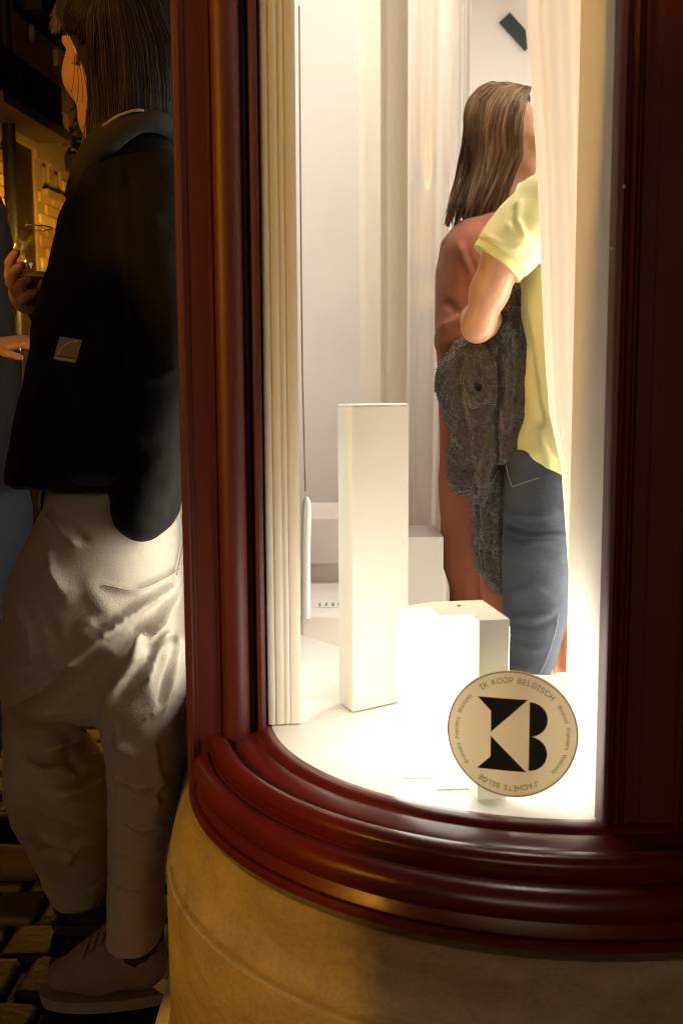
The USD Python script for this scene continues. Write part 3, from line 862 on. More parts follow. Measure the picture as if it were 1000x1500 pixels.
# hand round the glass bowl
GD = 1.88
F.put(el(P(37, 428, GD + .012), (.030, .026, .036)), .02)
finger(F, [P(24, 424, GD + .01), P(14, 404, GD - .006), P(15, 383, GD - .022), P(23, 370, GD - .035)], .0105, .0085)
finger(F, [P(28, 430, GD), P(16, 414, GD - .022), P(21, 397, GD - .041), P(31, 389, GD - .046)], .0105, .0085)
finger(F, [P(33, 436, GD - .005), P(23, 428, GD - .032), P(31, 416, GD - .046), P(41, 409, GD - .046)], .0105, .0085)
finger(F, [P(40, 442, GD - .006), P(33, 440, GD - .032), P(42, 433, GD - .042), P(50, 428, GD - .040)], .0095, .0078)
finger(F, [P(44, 432, GD + .01), P(60, 428, GD - .012), P(64, 415, GD - .034)], .0125, .0095)
# legs inside the trousers
hipn, hipf = P(200, 800, 1.83), P(105, 820, 1.88)
F.put(rc(hipn, P(210, 1080, 1.74), .065, .048), .03).put(rc(P(210, 1080, 1.74), P(200, 1375, 1.74), .044, .034), .03)
F.put(rc(hipf, P(80, 1110, 1.92), .070, .045), .03).put(rc(P(80, 1110, 1.92), P(128, 1330, 2.0), .045, .034), .03)
F.put(rc(P(200, 1395, 1.74), P(205, 1425, 1.74), .034, .03), .02)
bm = F.mesh()
obj('body', bm, 'skin_warm', pa, True)
eyes(HL, hd, 1.06, pa)

# hair
F = Field(P(60, 0, 1.9) - [.02, .28, .05], P(290, 0, 1.8) + [.03, .2, .20], .006)
F.lo[2] = P(165, 300, 1.8)[2]
F = Field((-.62, 1.60, P(165, 300, 1.8)[2]), (-.22, 2.02, P(165, -80, 1.8)[2]), .005)
A = np.array(hd)
F.put(el(HL(-.028, 0, .040), np.array((.104, .090, .100)) * 1.06, A), .02)
F.put(rc(HL(-.055, -.03, .02), P(196, 190, 1.745), .075, .050), .05)
F.put(rc(HL(-.060, .03, .00), P(215, 200, 1.83), .080, .055), .05)
F.put(rc(HL(-.02, -.070, .03), P(150, 200, 1.735), .026, .018), .03)
F.put(rc(P(150, 195, 1.735), P(116, 262, 1.73), .015, .006), .02)
F.put(el(HL(.085, -.045, -.055), np.array((.095, .075, .095)) * 1.06, A), .012, 'sub')
F.put(el(HL(.030, -.095, -.050), np.array((.080, .060, .100)), A), .012, 'sub')
hm = wrinkle(F.mesh(), noise=.006, freq=30, stretch=(1, 1, .2), seed=4)
hair = obj('hair', hm, 'scalp_dark', pa, True)
rng = random.Random(5)
ss, ww, s2, w2 = [], [], [], []
def lerp_poly(pl, t):
    pl = np.array(pl, float); k = t * (len(pl) - 1); i = int(min(k, len(pl) - 2)); return pl[i] + (pl[i + 1] - pl[i]) * (k - i)
Lh = [(150, -28), (128, 20), (126, 70), (128, 120), (132, 170), (128, 215), (112, 262)]
Rh = [(175, -34), (230, -5), (256, 60), (262, 120), (262, 170), (258, 200), (250, 225)]
sk = Skin(hm)
Ch = [(205, -40), (215, 20), (222, 80), (226, 130), (226, 170), (224, 200), (222, 222)]
for i in range(1900):
    u = rng.random(); ph = rng.uniform(0, 6.3); end = rng.uniform(.74, .98); st0 = rng.uniform(0, .12)
    pts = []
    for k in range(18):
        t = st0 + (end - st0) * k / 17
        q = lerp_poly(Lh, t) * (1 - u) + lerp_poly(Rh, t) * u
        pts.append(q + np.array([2.6 * t * math.sin(6 * t + ph) + 1.5 * math.sin(u * 60) * t, 0]))
    ss.append(hug(pts, sk, .003, rng.uniform(0, .008))); ww.append(rng.uniform(.0007, .0013))
curves('strand_lock', ss[:1830], ww[:1830], 'hair_dark', hair)
curves('strand_lock', ss[1830:], ww[1830:], 'hair_brown', hair)
s3, w3 = [], []
for i in range(420):   # hair swept over the temple
    x0_, y0_ = rng.uniform(120, 200), rng.uniform(-38, -20)
    x1_, y1_ = rng.uniform(92, 134), rng.uniform(28, 66)
    if x1_ < 112: y1_ -= 14
    pts = []
    for k in range(12):
        t = k / 11
        pts.append((x0_ + (x1_ - x0_) * t ** .9, y0_ + (y1_ - y0_) * t ** 1.3))
    s3.append(hug(pts, sk, .002, rng.uniform(0, .005))); w3.append(rng.uniform(.0007, .0013))
curves('strand_lock', s3, w3, 'hair_dark', hair)
for i in range(150):   # fringe, lamplight put into its lighter hair colour
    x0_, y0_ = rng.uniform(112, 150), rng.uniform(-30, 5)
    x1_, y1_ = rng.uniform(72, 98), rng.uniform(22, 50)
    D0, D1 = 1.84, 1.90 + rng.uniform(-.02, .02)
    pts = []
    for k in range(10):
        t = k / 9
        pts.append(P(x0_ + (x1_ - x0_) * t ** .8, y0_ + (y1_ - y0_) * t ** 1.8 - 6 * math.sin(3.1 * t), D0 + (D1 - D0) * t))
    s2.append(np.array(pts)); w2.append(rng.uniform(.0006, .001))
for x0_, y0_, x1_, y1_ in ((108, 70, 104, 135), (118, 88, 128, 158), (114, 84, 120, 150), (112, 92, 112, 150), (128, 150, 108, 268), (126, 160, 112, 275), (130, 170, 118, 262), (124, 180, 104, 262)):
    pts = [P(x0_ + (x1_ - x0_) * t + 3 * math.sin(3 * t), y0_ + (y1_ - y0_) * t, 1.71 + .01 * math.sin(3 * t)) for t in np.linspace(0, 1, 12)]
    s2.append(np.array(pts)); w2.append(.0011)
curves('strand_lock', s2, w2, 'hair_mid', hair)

# jacket
F = Field((-.82, 1.52, P(165, 800, 1.8)[2]), (-.20, 2.10, P(165, 150, 1.8)[2]), .005)
F.put(loft([(200, 150, 246, 1.78, .09), (225, 130, 258, 1.79, .125), (260, 118, 264, 1.81, .14), (310, 98, 266, 1.83, .135), (400, 76, 268, 1.83, .145), (470, 52, 268, 1.84, .15),
            (560, 40, 266, 1.84, .155), (650, 27, 266, 1.84, .16), (706, 17, 250, 1.84, .165)]), .02)
F.put(rc(P(226, 268, 1.73), P(238, 470, 1.715), .058, .052), .03).put(rc(P(238, 470, 1.715), P(224, 680, 1.69), .052, .046), .03)
F.put(rc(P(222, 690, 1.70), P(208, 748, 1.70), .046, .050), .03)
F.put(rc(P(240, 690, 1.74), P(236, 738, 1.73), .036, .03), .03)
F.put(rc(sh_f, el_f, .055, .05), .03).put(rc(el_f, P(72, 448, 1.92), .046, .038), .03)
for i in range(26):     # rolled collar and hood round the neck
    pass
jr = [([(172, 232), (186, 330), (196, 480)], 7, .007), ([(190, 300), (240, 330)], 9, .004), ([(200, 560), (262, 540)], 9, .005), ([(60, 520), (150, 640)], 14, .007),
      ([(110, 320), (100, 460)], 10, .005), ([(150, 400), (140, 600)], 16, .006), ([(120, 560), (210, 660)], 12, .005), ([(180, 740), (250, 752)], 9, .004)]
jm = wrinkle(F.mesh(), jr, .010, 9, seed=7)
jk = obj('jacket', jm, 'jacket_black', pa, True)
coll = [P(112, 292, 1.735), P(130, 240, 1.712), P(152, 205, 1.665), P(178, 186, 1.648), P(205, 176, 1.645), P(235, 178, 1.665), P(258, 190, 1.73), P(255, 196, 1.90), P(205, 196, 1.96), P(150, 215, 1.95)]
pts = np.array([lerp_poly(coll, t) for t in np.linspace(0, 1, 60)])
for _ in range(4):
    pts[1:-1] = (pts[:-2] + pts[1:-1] * 2 + pts[2:]) / 4
obj('collar', tube(pts, .021 + .004 * np.sin(np.linspace(0, 9, 60)), 12), 'jacket_rib', jk, True)
pip = pts[:30] + np.array([-.004, -.020, .011])
obj('piping', tube(pip, .0022, 6), 'stitch', jk, True)
hemp = [P(x, 706 + 3 * math.sin(x / 30), 1.84 - .163 * math.sqrt(max(.02, 1 - ((x - 134) / 122) ** 2))) for x in np.linspace(22, 190, 26)]
obj('hem_band', tube(hemp, .010, 8), 'jacket_rib', jk, True)
# chest patch: tan square with a cream arc and a line of lettering
pc, pn = surf(jm, 96, 509)
pn = np.array([0, -1., 0]) * .8 + pn * .2; pn /= np.linalg.norm(pn)
rx_ = np.cross([0, 0, 1.], -pn); rx_ = -rx_ if rx_[0] < 0 else rx_; rx_ /= np.linalg.norm(rx_)
up_ = np.cross(pn, rx_) * 1.; up_ = -up_ if up_[2] < 0 else up_
ca, sa = math.cos(-.16), math.sin(-.16)
rx2, up2 = ca * rx_ + sa * up_, -sa * rx_ + ca * up_
def on_patch(m, off):
    v = np.array(m.vertices)
    v = v + np.column_stack([v[:, 1] * .15, np.zeros(len(v)), np.zeros(len(v))])
    return trimesh.Trimesh(pc + pn * .0035 + v[:, :1] * rx2 + v[:, 1:2] * up2 + (v[:, 2:] + off) * pn, m.faces, process=False)
pp_ = obj('patch', on_patch(ext(sbox(-.0175, -.0185, .0175, .0185).buffer(.001), -.004, 0.0012), 0), 'patch_tan', jk)
arc = Point(.013, -.010).buffer(.0275, 24).difference(Point(.013, -.010).buffer(.0245, 24)).intersection(sbox(-.0165, -.0105, .013, .018))
obj('emblem', on_patch(ext(arc, 0, .0006), .0011), 'patch_cream', pp_)
corner = sbox(-.0175, -.0185, .0175, .0185).difference(Point(.013, -.010).buffer(.0275, 24)).intersection(sbox(-.0175, -.012, .013, .0185))
obj('emblem', on_patch(ext(corner, 0, .0004), .0011), 'stitch', pp_)
obj('emblem', on_patch(ext(sbox(-.0165, -.0175, .0165, -.0145), 0, .0005), .0011), 'patch_cream', pp_)
for i in range(8):
    obj('lettering', on_patch(ext(sbox(-.013 + i * .0034, -.0135, -.0108 + i * .0034, -.0116), 0, .0005), .0011), 'jacket_rib', pp_)

# yellow hem of the shirt
F = Field(P(50, 770, 1.95) - [.05, .2, .05], P(215, 690, 1.7) + [.10, .28, .05], .006)
F.put(loft([(696, 66, 240, 1.84, .13), (722, 64, 238, 1.84, .132), (744, 62, 236, 1.84, .132)]), .01)
obj('shirt', F.mesh(), 'shirt_mustard', pa, True)

# trousers
F = Field((-.86, 1.45, P(165, 1400, 1.74)[2] - .03), (-.22, 2.25, P(165, 690, 1.8)[2]), .005)
F.put(loft([(712, 72, 262, 1.83, .125), (745, 66, 266, 1.83, .135), (785, 46, 270, 1.83, .15), (840, 22, 272, 1.83, .165), (900, 13, 274, 1.83, .17), (960, 12, 275, 1.83, .165), (1010, 12, 276, 1.83, .15), (1035, 20, 268, 1.83, .12)]), .02)
F.put(loft([(930, 150, 274, 1.76, .12), (1000, 146, 276, 1.75, .12), (1050, 150, 276, 1.74, .118), (1100, 160, 274, 1.73, .115), (1150, 162, 268, 1.73, .11), (1200, 163, 256, 1.73, .10), (1260, 162, 242, 1.73, .09), (1330, 160, 239, 1.735, .088), (1372, 161, 238, 1.735, .088)]), .02)
F.put(loft([(940, 12, 150, 1.88, .13), (1010, 12, 145, 1.88, .13), (1050, 13, 128, 1.89, .125), (1085, 14, 116, 1.88, .125), (1110, 15, 138, 1.87, .13), (1145, 14, 156, 1.88, .13), (1190, 20, 158, 1.91, .115), (1235, 44, 158, 1.95, .10), (1275, 66, 160, 1.98, .09), (1312, 82, 160, 2.0, .085)]), .02)
tr = [([(10, 1040), (60, 1008), (120, 955), (180, 905), (235, 868), (266, 838)], 7, .016), ([(40, 1052), (100, 1010), (160, 955)], 12, -.008), ([(150, 1042), (185, 985), (225, 915), (266, 855)], 7, .015),
      ([(120, 1012), (170, 960), (215, 905)], 9, -.007), ([(170, 1040), (205, 985), (235, 930)], 10, -.006), ([(150, 858), (200, 866), (240, 848), (258, 838)], 5, .006), ([(62, 748), (90, 780), (115, 800)], 6, .006), ([(75, 742), (105, 770), (130, 792)], 6, -.005),
      ([(60, 955), (90, 972), (115, 968)], 9, .006), ([(112, 930), (125, 915), (140, 910)], 7, .006), ([(205, 940), (215, 1000), (235, 1060)], 12, .003), ([(240, 910), (245, 960), (255, 1030)], 10, .003),
      ([(60, 1100), (105, 1082), (122, 1065)], 7, .012), ([(20, 1075), (60, 1078), (105, 1068)], 9, -.009), ([(98, 1080), (100, 1110), (125, 1140)], 7, -.007), ([(85, 1165), (120, 1158), (150, 1140)], 6, .011), ([(85, 1152), (118, 1146), (146, 1128)], 5, -.008), ([(90, 1182), (130, 1176), (156, 1160)], 7, -.007),
      ([(60, 1225), (105, 1238), (150, 1228)], 8, .010), ([(55, 1245), (110, 1255), (155, 1248)], 9, -.008), ([(95, 1270), (110, 1250), (105, 1232)], 7, .006),
      ([(165, 1130), (200, 1150), (250, 1140)], 9, .009), ([(165, 1150), (205, 1172), (245, 1165)], 9, -.007), ([(165, 1240), (205, 1255), (240, 1245)], 9, .006), ([(170, 1085), (190, 1105), (200, 1120)], 9, .006),
      ([(25, 1010), (80, 975), (135, 925)], 5, .007), ([(30, 985), (75, 955), (110, 925)], 5, -.005), ([(170, 985), (205, 945), (240, 895)], 4, .006), ([(95, 1030), (130, 1000), (165, 965)], 4, .006),
      ([(215, 1000), (228, 960), (250, 915)], 4, .006), ([(238, 1040), (250, 990), (262, 930)], 4, .007), ([(228, 1050), (240, 1000), (255, 940)], 4, -.005), ([(195, 1075), (215, 1050), (245, 1030)], 5, .006),
      ([(25, 880), (45, 930), (50, 990)], 9, .006), ([(45, 860), (70, 900), (85, 950)], 9, -.005), ([(70, 800), (78, 840), (95, 870)], 7, .005), ([(170, 1060), (178, 1120), (176, 1180)], 6, .005), ([(225, 1085), (232, 1140), (228, 1190)], 6, .005),
      ([(175, 1195), (205, 1215), (240, 1205)], 6, .007), ([(175, 1210), (205, 1230), (238, 1222)], 6, -.005), ([(168, 1290), (200, 1300), (236, 1292)], 6, .006), ([(30, 1110), (60, 1130), (95, 1125)], 6, .007), ([(35, 1150), (60, 1180), (85, 1200)], 7, .006), ([(100, 1200), (130, 1205), (156, 1195)], 5, .007),
      ([(215, 765), (255, 745), (268, 735)], 6, .008), ([(120, 845), (160, 900), (120, 940)], 20, .005), ([(70, 830), (110, 880)], 20, .006)]
tm = wrinkle(F.mesh(), [(l_, max(3.5, w_ * .8), h_ * 1.1) for l_, w_, h_ in tr], .005, 8, seed=11)
tro = obj('trousers', tm, 'trousers_beige', pa, True)
def front_line(m, pts, lift=.002, n=24):
    out = []
    for t in np.linspace(0, 1, n):
        q = lerp_poly(pts, t)
        s_, nn_ = surf(m, q[0], q[1])
        out.append(P(q[0], q[1], s_[1]) + nn_ * lift)
    out = np.array(out)
    for _ in range(3):
        out[1:-1] = (out[:-2] + 2 * out[1:-1] + out[2:]) / 4
    return out
obj('pocket_seam', tube(front_line(tm, [(152, 857), (200, 866), (245, 846), (262, 836)]), .0016, 6), 'trousers_beige', tro, True)
obj('pocket_seam', tube(front_line(tm, [(262, 735), (268, 790), (258, 842)]), .0016, 6), 'trousers_beige', tro, True)
def cuff(rows, mname, parent, nm):
    F = Field(np.array([P(r[1], r[0], r[3])[0] for r in rows]).min() * np.array([1, 0, 0]) + np.array([-.02, rows[0][3] - rows[0][4] - .03, P(100, rows[-1][0], rows[-1][3])[2] - .03]),
              np.array([P(r[2], r[0], r[3])[0] for r in rows]).max() * np.array([1, 0, 0]) + np.array([.02, rows[0][3] + rows[0][4] + .03, P(100, rows[0][0], rows[0][3])[2] + .03]), .005)
    F.put(loft(rows), .01)
    obj(nm, wrinkle(F.mesh(), noise=.004, freq=18), mname, parent, True)
cuff([(1330, 158, 241, 1.735, .092), (1368, 159, 240, 1.735, .092)], 'trousers_beige', tro, 'cuff')
cuff([(1272, 63, 163, 1.98, .094), (1290, 72, 163, 1.99, .092), (1308, 82, 162, 2.0, .090)], 'trousers_beige', tro, 'cuff')

# shoes
def sneaker(px_toe, px_heel, py_sole, D, parent, up_m, sole_m, seed, tilt=0):
    gz = 0.0
    toe, heel = P(px_toe, py_sole, D), P(px_heel, py_sole, D)
    x0s, x1s = toe[0], heel[0]
    Ln = x1s - x0s
    q = lambda t, z, dy=0.: np.array([x0s + t * Ln, D + dy, z])
    F = Field((x0s - .03, D - .09, -.01), (x1s + .04, D + .09, .19), .004)
    F.put(rc(q(.16, .050), q(.45, .062), .030, .040), .03).put(rc(q(.45, .062), q(.80, .075), .040, .040), .03)
    F.put(rc(q(.40, .075), q(.60, .115), .034, .036), .03).put(rc(q(.80, .07), q(.82, .118), .040, .036), .02)
    F.put(rc(q(.69, .15), q(.72, .105), .034, .026), .015, 'sub')
    F.put((np.array([x0s - .05, D - .1, -.05]), np.array([x1s + .05, D + .1, .028]), lambda X, Y, Z: Z - .028 + 0 * X + 0 * Y), .004, 'sub')
    up = obj('shoe', F.mesh(), up_m, parent, True)
    s = []
    for t in np.linspace(0, 1, 40):
        w = .036 + .012 * math.sin(math.pi * min(1, max(0, t)) * 1.2 + .1) - .006 * t
        w *= math.sqrt(max(0.02, 1 - (2 * t - 1) ** 6))
        s.append((x0s - .004 + t * (Ln + .010), w))
    poly = Polygon([(a, D - b) for a, b in s] + [(a, D + b) for a, b in s[::-1]]).buffer(.004)
    obj('sole', cat(ext(poly.buffer(-.002), .004, .011), ext(poly, .011, .026)), sole_m, up)
    for i in range(4):
        a = q(.36 + .07 * i, .105 + .012 * i, -.040); b = q(.40 + .07 * i, .112 + .012 * i, .040); mid = q(.40 + .07 * i, .125 + .010 * i, 0)
        obj('lace', tube([a, (a + mid) / 2 + [0, 0, .006], mid, (b + mid) / 2 + [0, 0, .004], b], .003, 6), sole_m, up, True)
    return up
sneaker(66, 246, 1452, 1.74, pa, 'shoe_suede', 'sole_white', 1)
sneaker(84, 190, 1396, 2.0, pa, 'shoe_dark', 'shoe_dark', 2)
obj('sock', tube([P(203, 1340, 1.735), P(204, 1400, 1.74), P(205, 1425, 1.74)], [.045, .043, .040], 14), 'sock_dark', pa, True)
obj('sock', tube([P(126, 1285, 1.99), P(130, 1330, 2.0), P(150, 1375, 2.0)], [.045, .043, .038], 14), 'sock_dark', pa, True)

# the glass she holds
gl = thing('drinking_glass', 'tulip shaped glass of amber beer held up against the dark jacket', 'glass')
gc = P(54, 388, GD)
zr = lambda py: P(54, py, GD)[2]
k = GD / FPX
prof = [(.0, zr(452)), (.030, zr(452)), (.032, zr(449)), (.010, zr(446)), (.0075, zr(440)), (.012, zr(434)), (.030, zr(424)), (.0415, zr(406)), (.0430, zr(392)), (.0415, zr(376)), (.0365, zr(356)), (.0295, zr(334))]
inner = [(r - .0016, z + (.0022 if i < 3 else 0)) for i, (r, z) in enumerate(prof[5:])][::-1]
gp_ = [(r, z) for r, z in prof] + [(.0288, zr(333))] + inner + [(0, zr(436) + .001)]
gm = trimesh.creation.revolve(np.array([(r, z) for r, z in gp_]), sections=40)
gm.apply_translation([gc[0], gc[1], 0]); trimesh.repair.fix_normals(gm)
obj('bowl', gm, 'drink_glass', gl, 30)
lq = trimesh.creation.revolve(np.array([(0, zr(432)), (.012, zr(430)), (.0275, zr(423)), (.0392, zr(409)), (.0395, zr(408)), (0, zr(408))]), sections=36)
lq.apply_translation([gc[0], gc[1], 0]); trimesh.repair.fix_normals(lq)
rim_ = trimesh.creation.torus(.0292, .0011, 40, 8); rim_.apply_translation([gc[0], gc[1], zr(333)])
obj('rim', rim_, 'silver', gl, True)
obj('beer', lq, 'beer', gl, 30)
fo = trimesh.creation.revolve(np.array([(0, zr(407.8)), (.0395, zr(407.8)), (.0400, zr(402)), (.036, zr(400)), (0, zr(401))]), sections=36)
fo.apply_translation([gc[0], gc[1], 0]); trimesh.repair.fix_normals(fo)
obj('foam', fo, 'foam', gl, 30)

# ------------------------------------------------------------------ second person at the left edge
pb = thing('person', 'person at the left edge in charcoal coat and blue jeans with a ring', 'person')
D2 = 2.30
F = Field((-1.25, 1.95, 0), (-.60, 2.62, 1.86), .006)
h2 = frame(20)
H2 = add_head(F, P(-105, 130, D2), h2, 1.05, True, P(-95, 265, D2 + .03))
F.put(rc(P(-75, 300, D2), P(-72, 660, D2), .10, .11), .04)
F.put(rc(P(-110, 330, D2 - .16), P(-95, 520, D2 - .17), .045, .036), .02).put(rc(P(-95, 520, D2 - .17), P(-18, 508, D2 - .12), .034, .026), .02)
add_hand(F, P(-14, 506, D2 - .12), (1, .05, .10), (0, -.3, 1), .9, 1, .45)
F.put(rc(P(-110, 330, D2 + .16), P(-95, 520, D2 + .17), .045, .036), .02).put(rc(P(-95, 520, D2 + .17), P(-60, 640, D2 + .15), .034, .026), .02)
add_hand(F, P(-58, 650, D2 + .15), (.1, 0, -1), (0, 1, 0), .9)
for dy, s_ in ((-.09, 0), (.09, 1)):
    F.put(rc(P(-60, 760, D2 + dy), P(-50, 1000, D2 + dy), .08, .055), .03).put(rc(P(-50, 1000, D2 + dy), P(-55, 1230, D2 + dy), .05, .036), .03)
obj('body', F.mesh(), 'skin_pink', pb, True)
eyes(H2, h2, 1.05, pb)
F = Field((-1.30, 1.90, P(0, 760, D2)[2]), (-.55, 2.70, P(0, 240, D2)[2]), .007)
F.put(loft([(270, -130, -10, D2, .12), (300, -155, 5, D2, .17), (400, -160, 12, D2, .18), (500, -155, 18, D2, .18), (600, -150, 22, D2, .18), (740, -150, 26, D2, .18)]), .03)
F.put(rc(P(-110, 330, D2 - .17), P(-95, 520, D2 - .18), .062, .054), .03).put(rc(P(-95, 520, D2 - .18), P(-30, 512, D2 - .125), .052, .042), .03)
obj('coat', wrinkle(F.mesh(), noise=.014, freq=8, seed=21), 'coat_charcoal', pb, True)
F = Field((-1.20, 2.0, .05), (-.60, 2.62, P(0, 690, D2)[2]), .007)
F.put(loft([(715, -130, 34, D2, .14), (760, -135, 42, D2, .15), (820, -135, 40, D2, .15), (900, -130, 20, D2, .14)]), .03)
for dy in (-.09, .09):
    F.put(rc(P(-55, 800, D2 + dy), P(-48, 1000, D2 + dy), .105, .085), .04).put(rc(P(-48, 1000, D2 + dy), P(-53, 1210, D2 + dy), .083, .070), .04)
obj('jeans', wrinkle(F.mesh(), noise=.012, freq=9, seed=22), 'denim_blue', pb, True)
F = Field((-1.25, 2.05, P(0, 260, D2)[2]), (-.62, 2.58, 1.92), .007)
F.put(el(H2(-.025, 0, .03), (.112, .092, .105), np.array(h2)), .02).put(el(H2(-.07, 0, -.05), (.06, .08, .10), np.array(h2)), .03).put(el(H2(.10, 0, -.04), (.085, .08, .11), np.array(h2)), .02, 'sub')
obj('hair', F.mesh(), 'hair_dark', pb, True)
for dy in (-.09, .09):
    c = P(-53, 1230, D2 + dy)
    F = Field((c[0] - .16, c[1] - .10, -.005), (c[0] + .26, c[1] + .10, .14), .007)
    F.put(rc((c[0] - .03, c[1], .04), (c[0] + .16, c[1], .034), .046, .038), .02).put(rc((c[0], c[1], .04), (c[0], c[1], .09), .04, .045), .02)
    F.put((np.array([-9, -9, -1.]), np.array([9, 9, .004]), lambda X, Y, Z: Z - .003 + 0 * X + 0 * Y), .004, 'sub')
    obj('shoe', F.mesh(), 'shoe_dark', pb, True)
rq = trimesh.creation.torus(.0105, .0022, 20, 8); rq.apply_transform(trimesh.transformations.rotation_matrix(math.pi / 2, [0, 1, 0])); rq.apply_translation(P(31, 510, D2 - .135))
obj('ring', rq, 'silver', pb, True)

# ------------------------------------------------------------------ woman in the rust dress (inside)
pr = thing('person', 'woman with long brown hair in a rust dress, carrying grey knitwear', 'person')
DR = 2.45
hr = frame(26)
hrc = P(739, 196, DR)
F = Field((.10, 2.05, .10), (.78, 2.85, 1.86), .005)
HR = add_head(F, hrc, hr, .86, True, P(722, 345, DR + .02))
F.put(rc(P(722, 370, DR), P(735, 700, DR), .10, .12), .04)
F.put(rc(P(690, 372, DR - .13), P(668, 500, DR - .15), .044, .036), .02).put(rc(P(668, 500, DR - .15), P(760, 470, DR - .10), .034, .026), .02)
add_hand(F, P(766, 468, DR - .10), (1, .2, .1), (0, -1, 0), .95)
F.put(rc(P(760, 372, DR + .15), P(770, 510, DR + .18), .044, .036), .02).put(rc(P(770, 510, DR + .18), P(815, 500, DR + .08), .034, .026), .02)
add_hand(F, P(820, 498, DR + .08), (1, -.2, .1), (0, 1, 0), .95)
for dy in (-.09, .09):
    F.put(rc(P(745, 720, DR + dy), P(750, 1000, DR + dy), .085, .055), .03).put(rc(P(750, 1000, DR + dy), P(752, 1160, DR + dy), .05, .034), .03)
    q = P(752, 1165, DR + dy); F.put(rc((q[0], q[1], .14), (q[0] + .14, q[1] + .03, .125), .034, .024), .02)
rbm = F.mesh()
obj('body', rbm, 'skin_warm', pr, True)
eyes(HR, hr, .86, pr)
F = Field((.05, 2.0, .14), (.85, 2.95, P(700, 300, DR)[2]), .006)
F.put(loft([(318, 690, 760, DR, .08), (332, 668, 775, DR, .13), (355, 648, 785, DR, .16), (400, 640, 792, DR, .175), (500, 637, 798, DR, .18), (570, 637, 800, DR, .18), (650, 642, 806, DR, .185), (700, 645, 812, DR, .19), (785, 651, 826, DR, .20), (850, 656, 838, DR, .21), (900, 656, 850, DR, .22), (1000, 654, 862, DR, .23), (1150, 650, 872, DR, .24)]), .03)
F.put(rc(P(692, 375, DR - .13), P(672, 495, DR - .15), .060, .052), .03).put(rc(P(672, 495, DR - .15), P(720, 480, DR - .12), .05, .045), .03)
dr = [([(668, 350), (690, 400), (700, 440)], 6, .006), ([(645, 480), (668, 470), (690, 455)], 5, .006), ([(645, 510), (665, 505), (685, 500)], 4, -.005), ([(650, 560), (655, 700), (668, 880)], 7, .010), ([(672, 620), (680, 760), (700, 880)], 9, -.010), ([(690, 740), (700, 820), (712, 880)], 8, .009), ([(640, 580), (645, 700)], 6, -.006),
      ([(690, 360), (712, 420), (715, 450)], 3, .004), ([(820, 890), (832, 990)], 6, .008), ([(812, 920), (818, 990)], 6, -.006), ([(648, 440), (672, 455)], 5, -.005)]
obj('dress', wrinkle(F.mesh(), [(l_, w_, h_ * 1.7) for l_, w_, h_ in dr], .012, 8, stretch=(1, 1, .45), seed=31), 'dress_rust', pr, True)
# hair: a core and strands that follow the head and fall over the back
F = Field((.22, 2.24, P(700, 345, DR)[2]), (.52, 2.64, P(700, 110, DR)[2]), .005)
F.put(el(HR(-.018, 0, .030), np.array((.100, .084, .100)) * .87, np.array(hr)), .02)
F.put(loft([(170, 716, 758, DR, .06), (200, 702, 757, DR, .072), (240, 692, 753, DR, .078), (280, 682, 740, DR, .08), (312, 674, 728, DR, .075), (326, 680, 718, DR, .06)], 2.), .03)
F.put(el(HR(.080, .060, -.030), np.array((.088, .070, .110)), np.array(hr)), .012, 'sub')
F.put(el(P(790, 206, 2.40), (.046, .10, .078)), .010, 'sub')
hcm = wrinkle(F.mesh(), noise=.008, freq=30, stretch=(1, 1, .15), seed=5)
hcore = obj('hair', hcm, 'scalp_brown', pr, True)
Lp = [(746, 119), (714, 122), (693, 140), (682, 176), (677, 218), (670, 260), (663, 298), (657, 330)]
Rp = [(778, 126), (772, 142), (766, 168), (763, 195), (764, 225), (751, 258), (741, 290), (728, 334)]
rng = random.Random(9)
sets = {'hair_brown': ([], []), 'hair_mid': ([], []), 'hair_light': ([], [])}
skr = Skin([hcm, rbm])
NC = 64
clumps = [dict(u=(c_ + rng.uniform(-.4, .4)) / (NC - 1), ph=rng.uniform(0, 6.3), am=rng.uniform(2.5, 7.), fr=rng.uniform(8, 13), end=rng.uniform(.84, 1.05), lay=rng.uniform(0, .016), curl=rng.uniform(-4, 12), tone=rng.random()) for c_ in range(NC)]
for i in range(3600):
    cl_ = clumps[rng.randrange(NC)]
    fly = rng.random() < .04
    du = rng.gauss(0, .018) * (2.2 if fly else 1)
    end = cl_['end'] + rng.uniform(-.05, .03); st0 = rng.uniform(0, .06)
    j1, j2 = rng.gauss(0, .5), rng.uniform(-.5, .5)
    pts = []
    for k_ in range(30):
        t = st0 + (end - st0) * k_ / 29
        u = min(1.02, max(-.03, cl_['u'] + du * (1.15 - .75 * t) * (1 if not fly else 1 + t)))
        q = lerp_poly(Lp, min(t, 1)) * (1 - u) + lerp_poly(Rp, min(t, 1)) * u
        w = cl_['am'] * (.15 + t ** 1.3) * t * math.sin(cl_['fr'] * t + cl_['ph'] + j2 * t) - cl_['curl'] * max(0, t - .72) / .3 * (1 - u) + j1 * t
        pts.append(q + np.array([w, 40 * (t - 1) if t > 1 else 0]))
    tone = .55 * cl_['tone'] + .45 * rng.random()
    key = 'hair_brown' if tone < .42 else 'hair_mid' if tone < .74 else 'hair_light'
    wave = .004 * np.sin(cl_['fr'] * np.linspace(0, 1, 30) * 1.2 + cl_['ph'] + 1.5) * np.linspace(0, 1, 30)
    sets[key][0].append(hug(pts, skr, .004, cl_['lay'] * np.linspace(.2, 1, 30) + wave + rng.uniform(0, .004))); sets[key][1].append(rng.uniform(.0006, .0013))
for key, (s_, w_) in sets.items():
    curves('strand_lock', s_, w_, key, hcore)
cl = [P(766, 205, 2.335), P(772, 225, 2.33), P(776, 248, 2.33), P(768, 262, 2.33)]

